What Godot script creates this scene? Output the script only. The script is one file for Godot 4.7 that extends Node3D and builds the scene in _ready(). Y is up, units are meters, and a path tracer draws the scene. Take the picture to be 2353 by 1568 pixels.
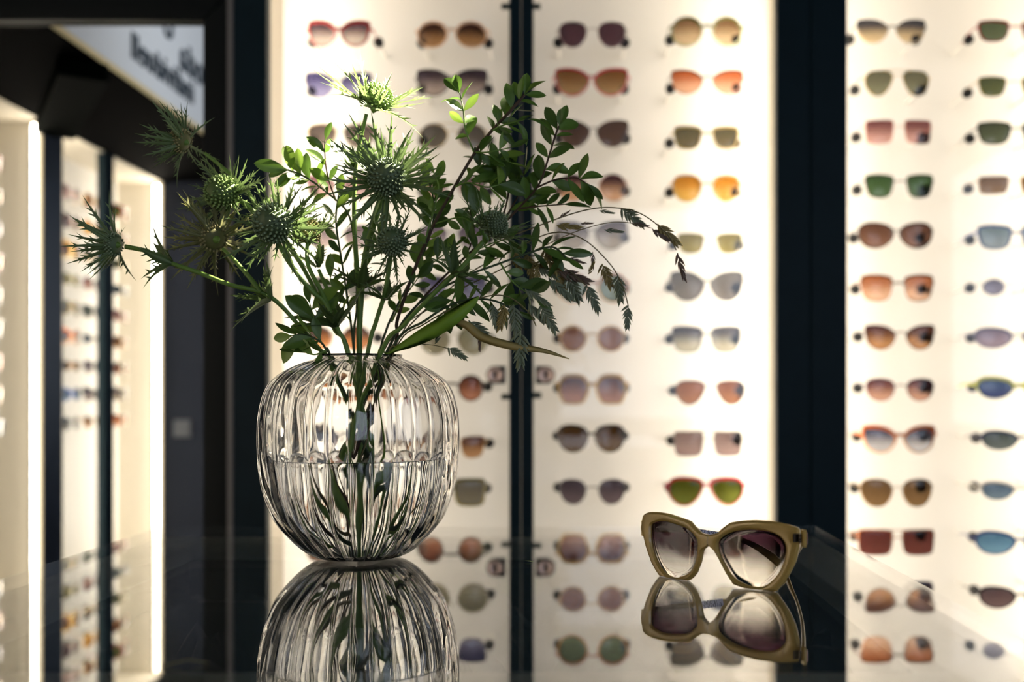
extends Node3D
# An optician's shop: a ribbed glass vase of thistles and a pair of sunglasses on a glass display table,
# lit wall displays of sunglasses behind, and a framed mirror that shows the display on the side wall.

const F := 2400.0      # focal length in pixels of the 2353 x 1568 frame
const VX := 1306.0     # the column and row where lines that run away from the camera meet
const VY := 903.0
const EYE := 1.107
const TOP := 0.95      # table top
const ZV := 0.993      # distance of the vase's axis
const ZW := 2.153      # distance of the wall sunglasses
const ZP := 2.32       # distance of the display's back panel
var M := {}
var taken := {}
var rng := RandomNumberGenerator.new()
var bases := {}


func P(x: float, y: float, z: float) -> Vector3:
	return Vector3((x - VX) / F * z, EYE + (VY - y) / F * z, -z)


# ------------------------------------------------------------------ mesh helper
class MB:
	var v := PackedVector3Array()
	var c := PackedColorArray()
	var uv := PackedVector2Array()
	var t := PackedInt32Array()
	var col := Color.WHITE
	var from := 0

	func add(p: Vector3, k = null, w := Vector2.ZERO) -> int:
		v.append(p)
		c.append(col if k == null else k)
		uv.append(w)
		return v.size() - 1

	func start() -> void:
		from = t.size()

	func outward() -> void:   # turn the piece added since start() so that its faces look out
		var vol := 0.0
		var o := v[t[from]]
		for k in range(from, t.size(), 3):
			vol += (v[t[k]] - o).dot((v[t[k + 1]] - o).cross(v[t[k + 2]] - o))
		if vol > 0.0:
			for k in range(from, t.size(), 3):
				var a := t[k + 1]
				t[k + 1] = t[k + 2]
				t[k + 2] = a
		from = t.size()

	func grid(rows: Array, closed: bool, cols := []) -> void:
		var n: int = rows[0].size()
		var b := v.size()
		for r in rows.size():
			for k in n:
				add(rows[r][k], cols[r][k] if cols.size() else null, Vector2(float(k) / n, float(r) / rows.size()))
		for r in rows.size() - 1:
			for k in (n if closed else n - 1):
				var k2 := (k + 1) % n
				var p := b + r * n + k
				var q := b + r * n + k2
				t.append_array(PackedInt32Array([p, q, p + n, q, q + n, p + n]))

	func poly(pts: Array, inside: Vector3) -> void:   # a flat convex face that looks away from inside
		var m := Vector3.ZERO
		for p in pts:
			m += p
		m /= pts.size()
		var nn: Vector3 = (pts[2] - pts[0]).cross(pts[1] - pts[0])
		var flip := nn.dot(m - inside) < 0.0
		var b := v.size()
		for p in pts:
			add(p)
		for k in range(1, pts.size() - 1):
			t.append_array(PackedInt32Array([b, b + k + 1, b + k]) if flip else PackedInt32Array([b, b + k, b + k + 1]))

	func box(mid: Vector3, size: Vector3, bevel := 0.0, turn := Basis()) -> void:
		var h := size / 2.0
		var e := minf(bevel, minf(h.x, minf(h.y, h.z)) * 0.45)
		var f := func(sx, sy, sz, ax) -> Vector3:
			var q := Vector3(sx * (h.x - (0.0 if ax == 0 else e)), sy * (h.y - (0.0 if ax == 1 else e)), sz * (h.z - (0.0 if ax == 2 else e)))
			return mid + turn * q
		for s in [-1, 1]:
			poly([f.call(s, -1, -1, 0), f.call(s, 1, -1, 0), f.call(s, 1, 1, 0), f.call(s, -1, 1, 0)], mid)
			poly([f.call(-1, s, -1, 1), f.call(1, s, -1, 1), f.call(1, s, 1, 1), f.call(-1, s, 1, 1)], mid)
			poly([f.call(-1, -1, s, 2), f.call(1, -1, s, 2), f.call(1, 1, s, 2), f.call(-1, 1, s, 2)], mid)
		if e > 0.0:
			for s in [-1, 1]:
				for r in [-1, 1]:
					poly([f.call(s, r, -1, 0), f.call(s, r, 1, 0), f.call(s, r, 1, 1), f.call(s, r, -1, 1)], mid)
					poly([f.call(s, -1, r, 0), f.call(s, 1, r, 0), f.call(s, 1, r, 2), f.call(s, -1, r, 2)], mid)
					poly([f.call(-1, s, r, 1), f.call(1, s, r, 1), f.call(1, s, r, 2), f.call(-1, s, r, 2)], mid)
					for q in [-1, 1]:
						poly([f.call(s, r, q, 0), f.call(s, r, q, 1), f.call(s, r, q, 2)], mid)

	func tube(path: PackedVector3Array, radii: Array, seg := 8, up := Vector3.UP, flat := 1.0, cols := []) -> void:
		start()
		var rows := []
		var ks := []
		var side := Vector3.ZERO
		var n := path.size()
		for k in n:
			var d := (path[mini(k + 1, n - 1)] - path[maxi(k - 1, 0)]).normalized()
			if k == 0:
				side = d.cross(up)
				if side.length() < 0.1:
					side = d.cross(Vector3(0.3, 0.2, 1.0))
			side = (side - d * side.dot(d)).normalized()
			var other := d.cross(side)
			var r: float = radii[0] if radii.size() == 1 else lerpf(radii[0], radii[1], float(k) / (n - 1)) if radii.size() == 2 else radii[k]
			var kk: Color = col if cols.is_empty() else cols[k]
			for cap in ([0.0, 1.0] if k == 0 else [1.0, 0.0] if k == n - 1 else [1.0]):
				var row := PackedVector3Array()
				var kr := []
				for s in seg:
					var a := TAU * s / seg
					row.append(path[k] + (side * cos(a) * flat + other * sin(a)) * r * cap)
					kr.append(kk)
				rows.append(row)
				ks.append(kr)
		grid(rows, true, ks)
		outward()

	func lathe(prof: Array, seg := 32, mid := Vector3.ZERO, turn := Basis()) -> void:   # prof of Vector2(radius, height)
		start()
		var rows := []
		for p in prof:
			var row := PackedVector3Array()
			for s in seg:
				var a := TAU * s / seg
				row.append(mid + turn * Vector3(cos(a) * p.x, p.y, sin(a) * p.x))
			rows.append(row)
		grid(rows, true)
		outward()

	func mesh() -> ArrayMesh:
		var nn := PackedVector3Array()
		nn.resize(v.size())
		for k in range(0, t.size(), 3):
			var a := t[k]
			var b := t[k + 1]
			var d := t[k + 2]
			var g := (v[d] - v[a]).cross(v[b] - v[a])
			nn[a] += g
			nn[b] += g
			nn[d] += g
		for k in nn.size():
			nn[k] = nn[k].normalized() if nn[k].length_squared() > 0.0 else Vector3.UP
		var arr := []
		arr.resize(Mesh.ARRAY_MAX)
		arr[Mesh.ARRAY_VERTEX] = v
		arr[Mesh.ARRAY_NORMAL] = nn
		arr[Mesh.ARRAY_COLOR] = c
		arr[Mesh.ARRAY_TEX_UV] = uv
		arr[Mesh.ARRAY_INDEX] = t
		var m := ArrayMesh.new()
		m.add_surface_from_arrays(Mesh.PRIMITIVE_TRIANGLES, arr)
		return m


# ------------------------------------------------------------------ naming
func numbered(called: String) -> String:
	var n: int = taken.get(called, 0)
	taken[called] = n + 1
	return called if n == 0 else "%s_%03d" % [called, n]


func thing(called: String, label: String, category: String, at := Vector3.ZERO, group := "") -> Node3D:
	var o := Node3D.new()
	o.name = numbered(called)
	o.position = at
	tag(o, label, category, group)
	o.set_meta("kind", "thing")
	add_child(o)
	return o


func tag(o: Node3D, label: String, category: String, group := "") -> void:
	o.set_meta("label", label)
	o.set_meta("category", category)
	if group:
		o.set_meta("group", group)


# A part: mesh points are in the world's axes unless xf says where a shared mesh stands (in the world too).
func part(o: Node3D, called: String, mesh: Mesh, mat: Material, xf := Transform3D()) -> MeshInstance3D:
	var m := MeshInstance3D.new()
	m.mesh = mesh
	m.material_override = mat
	m.cast_shadow = GeometryInstance3D.SHADOW_CASTING_SETTING_ON
	m.transform = Transform3D(xf.basis, xf.origin - where(o))
	var n := 0
	var nm := called
	while o.has_node(NodePath(nm)):
		n += 1
		nm = "%s_%03d" % [called, n]
	m.name = nm
	o.add_child(m)
	return m


func where(o: Node) -> Vector3:
	var p := Vector3.ZERO
	while o is Node3D and o != self:
		p += o.position
		o = o.get_parent()
	return p


func struct(called: String, mesh: Mesh, mat: Material, label := "", category := "") -> MeshInstance3D:
	var m := MeshInstance3D.new()
	m.name = numbered(called)
	m.mesh = mesh
	m.material_override = mat
	m.set_meta("kind", "structure")
	if label:
		tag(m, label, category)
	add_child(m)
	return m


func boxmesh(lo: Vector3, hi: Vector3, bevel := 0.0) -> ArrayMesh:
	var b := MB.new()
	b.box((lo + hi) / 2.0, (hi - lo).abs(), bevel)
	return b.mesh()


func sheet(a: Vector3, b: Vector3, c: Vector3, d: Vector3) -> ArrayMesh:   # a single pane of glass
	var m := MB.new()
	m.poly([a, b, c, d], (a + c) / 2.0 - (c - a).cross(b - a))
	return m.mesh()


# ------------------------------------------------------------------ materials
func mat(called: String, color: Color, rough := 0.5, metal := 0.0) -> StandardMaterial3D:
	var m := StandardMaterial3D.new()
	m.resource_name = called
	m.albedo_color = color
	m.roughness = rough
	m.metallic = metal
	M[called] = m
	return m


func noise_tex(freq: float, seed_: int, ramp: Array, size := 512, octaves := 4) -> NoiseTexture2D:
	var n := FastNoiseLite.new()
	n.seed = seed_
	n.frequency = freq
	n.fractal_octaves = octaves
	var x := NoiseTexture2D.new()
	x.width = size
	x.height = size
	x.seamless = true
	x.noise = n
	var g := Gradient.new()
	g.offsets = PackedFloat32Array([0.0, 0.5, 1.0])
	g.colors = PackedColorArray(ramp)
	x.color_ramp = g
	return x


func materials() -> void:
	var m := mat("dark_teal_lacquer", Color(0.06, 0.135, 0.165), 0.5)
	m.metallic_specular = 0.25
	m.albedo_texture = noise_tex(0.02, 3, [Color(0.9, 0.9, 0.9), Color(0.96, 0.96, 0.96), Color(1, 1, 1)])
	m.uv1_triplanar = true
	m = mat("mirror_frame_lacquer", Color(0.055, 0.07, 0.07), 0.5)
	m.metallic_specular = 0.25
	mat("grey_strip", Color(0.42, 0.4, 0.39), 0.5)
	mat("panel_white", Color(0.86, 0.85, 0.83), 0.6)
	mat("panel_cream", Color(0.78, 0.75, 0.69), 0.6)
	mat("wall_paint", Color(0.19, 0.21, 0.26), 0.8).metallic_specular = 0.2
	mat("fascia_white", Color(0.93, 0.93, 0.93), 0.6)
	mat("brass_edge", Color(0.97, 0.87, 0.64), 0.5, 0.15)
	mat("ceiling_dark", Color(0.06, 0.06, 0.065), 0.7).metallic_specular = 0.2
	mat("soffit_black", Color(0.012, 0.012, 0.015), 0.9).metallic_specular = 0.1
	m = mat("floor_wood", Color(0.25, 0.2, 0.16), 0.5)
	m.albedo_texture = noise_tex(0.01, 9, [Color(0.7, 0.7, 0.7), Color(0.9, 0.9, 0.9), Color(1, 1, 1)])
	m.uv1_triplanar = true
	m = mat("mirror_silver", Color(0.93, 0.94, 0.94), 0.0, 1.0)
	m = mat("window_glass", Color(1, 1, 1, 0.02), 0.0)
	m.transparency = BaseMaterial3D.TRANSPARENCY_ALPHA
	m = mat("table_glass", Color(0.8, 0.9, 0.86, 0.01), 0.0)
	m.transparency = BaseMaterial3D.TRANSPARENCY_ALPHA
	m = mat("door_glass", Color(0.9, 0.95, 0.95, 0.01), 0.0)
	m.transparency = BaseMaterial3D.TRANSPARENCY_ALPHA
	m = mat("vase_glass", Color(0.985, 0.985, 0.985, 0.0), 0.0)
	m.refraction_enabled = true
	m.refraction_scale = 0.043
	m.transparency = BaseMaterial3D.TRANSPARENCY_ALPHA
	m = mat("water", Color(0.995, 1.0, 0.995, 0.0), 0.0)
	m.refraction_enabled = true
	m.refraction_scale = 0.033
	m.transparency = BaseMaterial3D.TRANSPARENCY_ALPHA
	m = mat("lens_clear", Color(1, 1, 1, 0.0), 0.0)
	m.refraction_enabled = true
	m.refraction_scale = 0.045
	m.transparency = BaseMaterial3D.TRANSPARENCY_ALPHA
	m.vertex_color_use_as_albedo = true
	m = mat("lens_mirrored", Color(1, 1, 1, 0.55), 0.05)
	m.refraction_enabled = true
	m.refraction_scale = 0.045
	m.transparency = BaseMaterial3D.TRANSPARENCY_ALPHA
	m.vertex_color_use_as_albedo = true
	m = mat("acetate", Color.WHITE, 0.25)
	m.vertex_color_use_as_albedo = true
	m.clearcoat_enabled = true
	m.clearcoat = 0.6
	m.clearcoat_roughness = 0.1
	m = mat("thin_metal", Color.WHITE, 0.3, 0.7)
	m.vertex_color_use_as_albedo = true
	m = mat("glitter_acetate", Color(1.0, 0.88, 0.56), 0.28, 0.1)
	m.backlight_enabled = true
	m.backlight = Color(0.8, 0.8, 0.8)
	m.albedo_texture = noise_tex(0.14, 21, [Color(0.34, 0.32, 0.26), Color(0.85, 0.82, 0.74), Color(1, 1, 0.95)], 1024, 3)
	m.uv1_triplanar = true
	m.uv1_scale = Vector3(17, 17, 17)
	m.clearcoat_enabled = true
	m.clearcoat = 1.0
	m.clearcoat_roughness = 0.04
	mat("black_plastic", Color(0.05, 0.05, 0.045), 0.5)
	mat("chrome", Color(0.95, 0.82, 0.76), 0.25, 0.45)
	mat("hinge_metal", Color(0.35, 0.31, 0.27), 0.35, 0.9)
	mat("rose_metal", Color(0.9, 0.74, 0.68), 0.2, 0.9)
	mat("teal_pin", Color(0.05, 0.14, 0.13), 0.5)
	mat("sticker", Color(0.88, 0.88, 0.97), 0.6)
	mat("ink", Color(0.07, 0.07, 0.12), 0.7)
	mat("sign_ink", Color(0.22, 0.26, 0.3), 0.7)
	mat("flange_grey", Color(0.62, 0.63, 0.59), 0.6)
	mat("case_dark", Color(0.05, 0.055, 0.06), 0.7)
	m = mat("teal_cloth", Color(0.05, 0.12, 0.15), 0.9)
	m.rim_enabled = true
	m.rim = 0.3
	m = mat("led_warm", Color(1, 0.97, 0.9), 0.6)
	m.emission_enabled = true
	m.emission = Color(1.0, 0.93, 0.8)
	m.emission_energy_multiplier = 3.0
	for k in [["leaf_deep", Color(0.28, 0.38, 0.17), 0.4], ["leaf_mid", Color(0.34, 0.46, 0.19), 0.4], ["leaf_light", Color(0.46, 0.57, 0.23), 0.42], ["spiny_leaf", Color(0.34, 0.42, 0.23), 0.5], ["bract_green", Color(0.4, 0.48, 0.3), 0.5], ["bract_tan", Color(0.46, 0.46, 0.28), 0.55], ["bract_pale", Color(0.5, 0.58, 0.36), 0.5], ["oat_blue", Color(0.54, 0.58, 0.46), 0.55], ["oat_tan", Color(0.68, 0.6, 0.36), 0.55], ["oat_brown", Color(0.5, 0.41, 0.35), 0.55], ["blade_green", Color(0.5, 0.64, 0.2), 0.45]]:
		m = mat(k[0], k[1], k[2])
		m.vertex_color_use_as_albedo = true
		m.backlight_enabled = true
		m.backlight = Color(0.75, 0.75, 0.75)
	for k in [["cone_green", Color(0.5, 0.6, 0.34)], ["cone_grey", Color(0.48, 0.55, 0.42)], ["cone_tan", Color(0.6, 0.56, 0.38)]]:
		m = mat(k[0], k[1], 0.6)
		m.vertex_color_use_as_albedo = true
	mat("stem_green", Color(0.38, 0.5, 0.2), 0.5)
	mat("stem_dark", Color(0.2, 0.27, 0.14), 0.6)
	mat("stem_wood", Color(0.27, 0.19, 0.13), 0.7)
	mat("stem_straw", Color(0.42, 0.38, 0.24), 0.6)


# ------------------------------------------------------------------ curves
func catmull(pts: Array, per := 8, closed := false) -> Array:
	var out := []
	var n := pts.size()
	for k in (n if closed else n - 1):
		var a = pts[(k - 1 + n) % n] if closed else pts[maxi(k - 1, 0)]
		var b = pts[k]
		var d = pts[(k + 1) % n]
		var e = pts[(k + 2) % n] if closed else pts[mini(k + 2, n - 1)]
		for s in per:
			var u := float(s) / per
			out.append(0.5 * (2.0 * b + (d - a) * u + (2.0 * a - 5.0 * b + 4.0 * d - e) * u * u + (3.0 * b - a - 3.0 * d + e) * u * u * u))
	if not closed:
		out.append(pts[n - 1])
	return out


func looking(dir: Vector3, face: Vector3) -> Basis:   # y along dir, z as near to face as it can be
	var y := dir.normalized()
	var x := y.cross(face)
	if x.length() < 0.05:
		x = y.cross(Vector3(0.5, 0.1, 0.8))
	x = x.normalized()
	return Basis(x, y, x.cross(y))


func _ready() -> void:
	rng.seed = 7
	# camera: level, with the lens shifted up and to the side
	var cam := Camera3D.new()
	cam.name = "camera"
	cam.near = 0.05
	cam.far = 50.0
	cam.projection = Camera3D.PROJECTION_FRUSTUM
	cam.size = 1568.0 / F * 0.05
	cam.frustum_offset = Vector2((1176.5 - VX) / F * 0.05, (VY - 784.0) / F * 0.05)
	cam.position = Vector3(0, EYE, 0)
	add_child(cam)
	var lens := CameraAttributesPhysical.new()
	lens.frustum_focal_length = 24.0 * F / 1568.0
	lens.exposure_aperture = 3.6
	lens.frustum_focus_distance = 0.93
	# daylight from the shop window behind the camera, and the exposure
	var env := Environment.new()
	env.background_mode = Environment.BG_COLOR
	env.background_color = Color(0.84, 0.88, 0.95)
	env.background_energy_multiplier = 3.0
	env.tonemap_mode = Environment.TONE_MAPPER_LINEAR
	env.tonemap_exposure = 1.0
	env.sdfgi_enabled = true
	env.ssao_enabled = true
	env.ssil_enabled = true
	var we := WorldEnvironment.new()
	we.name = "world_environment"
	we.environment = env
	we.camera_attributes = lens
	add_child(we)
	# a narrow ceiling spotlight that catches the topmost thistle
	var aim := P(880, 225, 0.975)
	spot(Vector3(0.85, 2.42, -1.5), aim, 2.7, 80.0, "small black ceiling spotlight above the wall display aimed at the thistles")
	# and a wide one that washes the white fascia over the side displays
	spot(Vector3(-0.45, 2.42, -0.9), Vector3(-1.34, 2.25, -0.6), 65.0, 0.4, "small black ceiling spotlight washing the lettered white fascia")

	materials()
	room()
	side_display()
	wall_display()
	mirror()
	table()
	vase()
	bouquet()
	hero()
	wall_sunglasses()
	small_bits()


# ------------------------------------------------------------------ room and furniture
func spot(at: Vector3, aim: Vector3, cone: float, energy: float, label: String) -> void:
	var d := (aim - at).normalized()
	var bz := looking(-d, Vector3.RIGHT)
	var o := thing("ceiling_spotlight", label, "spotlight", at)
	mat("spot_black", Color(0.03, 0.03, 0.03), 0.4)
	var m := mat("spot_glow", Color.WHITE, 0.5)
	m.emission_enabled = true
	m.emission = Color(1, 0.95, 0.85)
	m.emission_energy_multiplier = 2.0
	var b := MB.new()
	b.lathe([Vector2(0.028, 0.0), Vector2(0.031, 0.0), Vector2(0.031, 0.09), Vector2(0.02, 0.1), Vector2(0.0, 0.1), Vector2(0.0, 0.09), Vector2(0.026, 0.085), Vector2(0.028, 0.0)], 24, at, bz)
	part(o, "housing", b.mesh(), M.spot_black)
	b = MB.new()
	b.tube(PackedVector3Array([at + bz.y * 0.09, at + bz.y * 0.12 + Vector3(0, 0.02, 0), Vector3(at.x, 2.598, at.z)]), [0.006], 8)
	part(o, "arm", b.mesh(), M.spot_black)
	b = MB.new()
	b.lathe([Vector2(0.0, 0.02), Vector2(0.024, 0.02), Vector2(0.024, 0.018), Vector2(0.0, 0.018)], 20, at, bz)
	part(o, "lamp", b.mesh(), M.spot_glow)
	var l := SpotLight3D.new()
	l.name = "spot_beam"
	l.position = at + d * 0.01
	l.basis = looking(Vector3.UP, -d) if absf(d.y) < 0.9 else Basis()
	l.look_at_from_position(at + d * 0.01, aim)
	l.spot_angle = cone
	l.spot_angle_attenuation = 0.6 if cone < 20.0 else 1.0
	l.spot_range = 8.0
	l.spot_attenuation = 2.0
	l.light_color = Color(1, 0.95, 0.84) if cone < 20.0 else Color(0.93, 0.96, 1.0)
	l.light_energy = energy
	l.light_size = 0.02
	l.shadow_enabled = true
	add_child(l)


func area(called: String, at: Vector3, dir: Vector3, size: Vector2, energy: float, color: Color) -> void:
	var l := AreaLight3D.new()
	l.name = called
	l.area_size = size
	l.light_energy = energy
	l.light_color = color
	l.shadow_enabled = true
	add_child(l, true)
	l.look_at_from_position(at, at + dir, Vector3.UP if absf(dir.y) < 0.9 else Vector3.RIGHT)


func room() -> void:
	struct("floor", boxmesh(Vector3(-2.2, -0.1, -2.6), Vector3(2.1, 0, 2.4)), M.floor_wood, "brown wooden shop floor under the display table", "floor")
	struct("ceiling", boxmesh(Vector3(-2.2, 2.6, -2.6), Vector3(2.1, 2.7, 2.4)), M.ceiling_dark, "dark shop ceiling above the wall displays", "ceiling")
	struct("wall_back", boxmesh(Vector3(-2.2, 0, -2.6), Vector3(2.1, 2.6, -2.36)), M.dark_teal_lacquer, "dark wall behind the lit sunglasses displays", "wall")
	struct("wall_left", boxmesh(Vector3(-2.2, 0, -2.36), Vector3(-2.05, 2.6, 2.4)), M.wall_paint, "grey side wall behind the cabinets that the mirror shows", "wall")
	var y0 := 0.9
	var y1 := 2.3
	var b := MB.new()
	for q in [[Vector3(1.95, 0, -2.36), Vector3(2.1, 2.6, -0.7)], [Vector3(1.95, 0, 1.5), Vector3(2.1, 2.6, 2.4)], [Vector3(1.95, 0, -0.7), Vector3(2.1, y0, 1.5)], [Vector3(1.95, y1, -0.7), Vector3(2.1, 2.6, 1.5)]]:
		b.box((q[0] + q[1]) / 2.0, q[1] - q[0])
	struct("wall_right", b.mesh(), M.wall_paint, "grey wall with a wide window on the other side of the shop", "wall")
	b = MB.new()
	for q in [[-0.7, -0.65, y0, y1], [1.45, 1.5, y0, y1], [-0.65, 1.45, y0, y0 + 0.05], [-0.65, 1.45, y1 - 0.05, y1], [0.38, 0.42, y0 + 0.05, y1 - 0.05]]:
		b.box(Vector3(2.02, (q[2] + q[3]) / 2.0, (q[0] + q[1]) / 2.0), Vector3(0.06, q[3] - q[2], q[1] - q[0]), 0.004)
	var w2 := struct("window_2", b.mesh(), M.dark_teal_lacquer, "wide window in a dark frame in the far side wall", "window")
	for q in [[-0.65, 0.38], [0.42, 1.45]]:
		part(w2, "pane", sheet(Vector3(2.02, y0 + 0.05, q[0]), Vector3(2.02, y0 + 0.05, q[1]), Vector3(2.02, y1 - 0.05, q[1]), Vector3(2.02, y1 - 0.05, q[0])), M.window_glass)
	b = MB.new()
	for q in [[Vector3(-2.05, 0, 2.2), Vector3(-0.1, 2.6, 2.4)], [Vector3(1.3, 0, 2.2), Vector3(1.95, 2.6, 2.4)], [Vector3(-0.1, 0, 2.2), Vector3(1.3, y0, 2.4)], [Vector3(-0.1, y1, 2.2), Vector3(1.3, 2.6, 2.4)]]:
		b.box((q[0] + q[1]) / 2.0, q[1] - q[0])
	struct("wall_front", b.mesh(), M.wall_paint, "grey shop front wall with a wide window", "wall")
	b = MB.new()
	for q in [[-0.1, -0.05, y0, y1], [1.25, 1.3, y0, y1], [-0.05, 1.25, y0, y0 + 0.05], [-0.05, 1.25, y1 - 0.05, y1]]:
		b.box(Vector3((q[0] + q[1]) / 2.0, (q[2] + q[3]) / 2.0, 2.3), Vector3(q[1] - q[0], q[3] - q[2], 0.06), 0.004)
	var w := struct("window_1", b.mesh(), M.dark_teal_lacquer, "square shop window in a dark frame behind the camera", "window")
	part(w, "pane", sheet(Vector3(-0.05, y0 + 0.05, 2.3), Vector3(1.25, y0 + 0.05, 2.3), Vector3(1.25, y1 - 0.05, 2.3), Vector3(-0.05, y1 - 0.05, 2.3)), M.window_glass)
	# the posts between the displays, each a lacquered upright
	var k := 1
	for q in [[520.0, 535.5, M.grey_strip], [535.5, 612.0, M.dark_teal_lacquer], [1785.0, 1863.0, M.dark_teal_lacquer], [1864.5, 1947.0, M.dark_teal_lacquer]]:
		var xa: float = (q[0] - VX) / F * 2.1
		var xb: float = (q[1] - VX) / F * 2.1
		var pb := MB.new()
		pb.box(Vector3((xa + xb) / 2, 1.3, -2.1165), Vector3(xb - xa, 2.6, 0.033), 0.002)
		var ya := xa + (0.03 if k == 4 else 0.0)
		var yb := xb - (0.03 if k in [2, 4] else 0.0)
		if k == 3:
			ya = xa + 0.03
		if k == 4:
			ya = xa
		pb.box(Vector3((ya + yb) / 2, 1.3, -2.2465), Vector3(yb - ya, 2.6, 0.227))
		struct("trim_%d" % k, pb.mesh(), q[2], ["narrow grey joint strip beside the mirror frame", "dark teal post between the mirror and the lit wall display", "dark teal post right of the double display, its inner half", "dark teal post beside the far right display bay"][k - 1], "post")
		k += 1
	var p5 := MB.new()
	p5.box(Vector3(1.17, 1.3, -2.1165), Vector3(0.14, 2.6, 0.033), 0.002)
	p5.box(Vector3(1.187, 1.3, -2.2465), Vector3(0.106, 2.6, 0.227))
	struct("trim_5", p5.mesh(), M.dark_teal_lacquer, "dark teal post past the far right display bay", "post")
	# dark panels below and above the displays
	for q in [[-0.606, 0.418], [0.562, 1.099]]:
		struct("trim_%d" % (k + 1), boxmesh(Vector3(q[0], 2.06, -2.36), Vector3(q[1], 2.6, -2.1), 0.002), M.dark_teal_lacquer, "dark panel above the %s" % ("double wall display" if k == 5 else "far right display bay"), "panel")
		struct("trim_%d" % (k + 2), boxmesh(Vector3(q[0], 0.0, -2.36), Vector3(q[1], 0.38, -2.1), 0.002), M.dark_teal_lacquer, "dark plinth below the %s" % ("double wall display" if k == 5 else "far right display bay"), "panel")
		k += 2
	struct("trim_%d" % (k + 1), boxmesh(Vector3(-2.05, 1.915, -2.36), Vector3(-0.688, 2.6, -2.13), 0.002), M.dark_teal_lacquer, "dark panel above the mirror", "panel")
	# the end wall and the fascia over the side cabinets, which the mirror shows
	b = MB.new()
	b.box(Vector3(-1.725, 1.3, 0.47), Vector3(0.65, 2.6, 0.14))
	var we := struct("wall_end", b.mesh(), M.wall_paint, "blue grey end wall with a light switch, seen in the mirror", "wall")
	var o := thing("light_switch", "small white light switch on the grey end wall in the mirror", "switch", Vector3(-1.713, 0.9485, 0.4))
	part(o, "plate", boxmesh(Vector3(-1.75, 0.91, 0.389), Vector3(-1.676, 0.987, 0.3995), 0.003), mat("switch_white", Color(0.36, 0.38, 0.42), 0.4))
	part(o, "rocker", boxmesh(Vector3(-1.735, 0.926, 0.385), Vector3(-1.691, 0.971, 0.391), 0.002), M.switch_white)


# A cabinet bay run in its own axes: x along it, y up, z out into the room.
func cabinet(o: Node3D, xf: Transform3D, width: float, depth: float, y0: float, y1: float, panel: Material, strip_e: Array, tone := Color(1.0, 0.95, 0.87)) -> void:
	var q := func(lo: Vector3, hi: Vector3, bev := 0.0) -> ArrayMesh: return boxmesh(lo, hi, bev)
	part(o, "back_panel", q.call(Vector3(0, y0, -0.02), Vector3(width, y1, 0)), panel, xf)
	part(o, "side_panel", q.call(Vector3(0, y0, 0), Vector3(0.004, y1, depth - 0.002)), M.panel_cream, xf)
	part(o, "side_panel", q.call(Vector3(width - 0.004, y0, 0), Vector3(width, y1, depth - 0.002)), M.panel_cream, xf)
	part(o, "top_panel", q.call(Vector3(0, y1, -0.02), Vector3(width, y1 + 0.015, depth - 0.002)), M.panel_cream, xf)
	part(o, "bottom_panel", q.call(Vector3(0, y0 - 0.015, -0.02), Vector3(width, y0, depth - 0.002)), M.panel_cream, xf)
	for s in [0, 1]:
		var e: float = strip_e[s]
		if e <= 0.0:
			continue
		var dir := Vector3(1.0 if s == 0 else -1.0, 0, -0.55).normalized()
		var mid := Vector3(0.012 if s == 0 else width - 0.012, (y0 + y1) / 2.0, depth - 0.02)
		var b := MB.new()
		b.box(Vector3.ZERO, Vector3(0.026, y1 - y0 - 0.02, 0.008), 0.001, Basis(dir.cross(Vector3.UP) * -1.0, Vector3.UP, dir))
		part(o, "light_strip", b.mesh(), M.led_warm, xf * Transform3D(Basis(), mid))
		area("led_strip_light", xf * (mid + dir * 0.006), xf.basis * dir, Vector2(0.024, y1 - y0 - 0.03), e, tone)


func peg(o: Node3D, at: Vector3, back: Vector3, out: Vector3) -> void:   # a black display peg: rod, collar and knob
	var b := MB.new()
	var len := (at - back).length()
	var bs := looking(out, Vector3.UP)
	b.lathe([Vector2(0, len - 0.016), Vector2(0.004, len - 0.0155), Vector2(0.0075, len - 0.013), Vector2(0.0105, len - 0.01), Vector2(0.011, len - 0.002), Vector2(0.0102, len), Vector2(0, len)], 16)
	if not bases.has(["peg", snappedf(len, 0.001)]):
		bases[["peg", snappedf(len, 0.001)]] = b.mesh()
		b = MB.new()
		b.lathe([Vector2(0, 0.0005), Vector2(0.003, 0.0005), Vector2(0.0022, len - 0.014), Vector2(0, len - 0.014)], 8)
		bases[["rod", snappedf(len, 0.001)]] = b.mesh()
	var k := part(o, "peg", bases[["peg", snappedf(len, 0.001)]], M.black_plastic, Transform3D(bs, back))
	var r := part(k, "peg_rod", bases[["rod", snappedf(len, 0.001)]], M.panel_white)
	r.transform = Transform3D()


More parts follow.
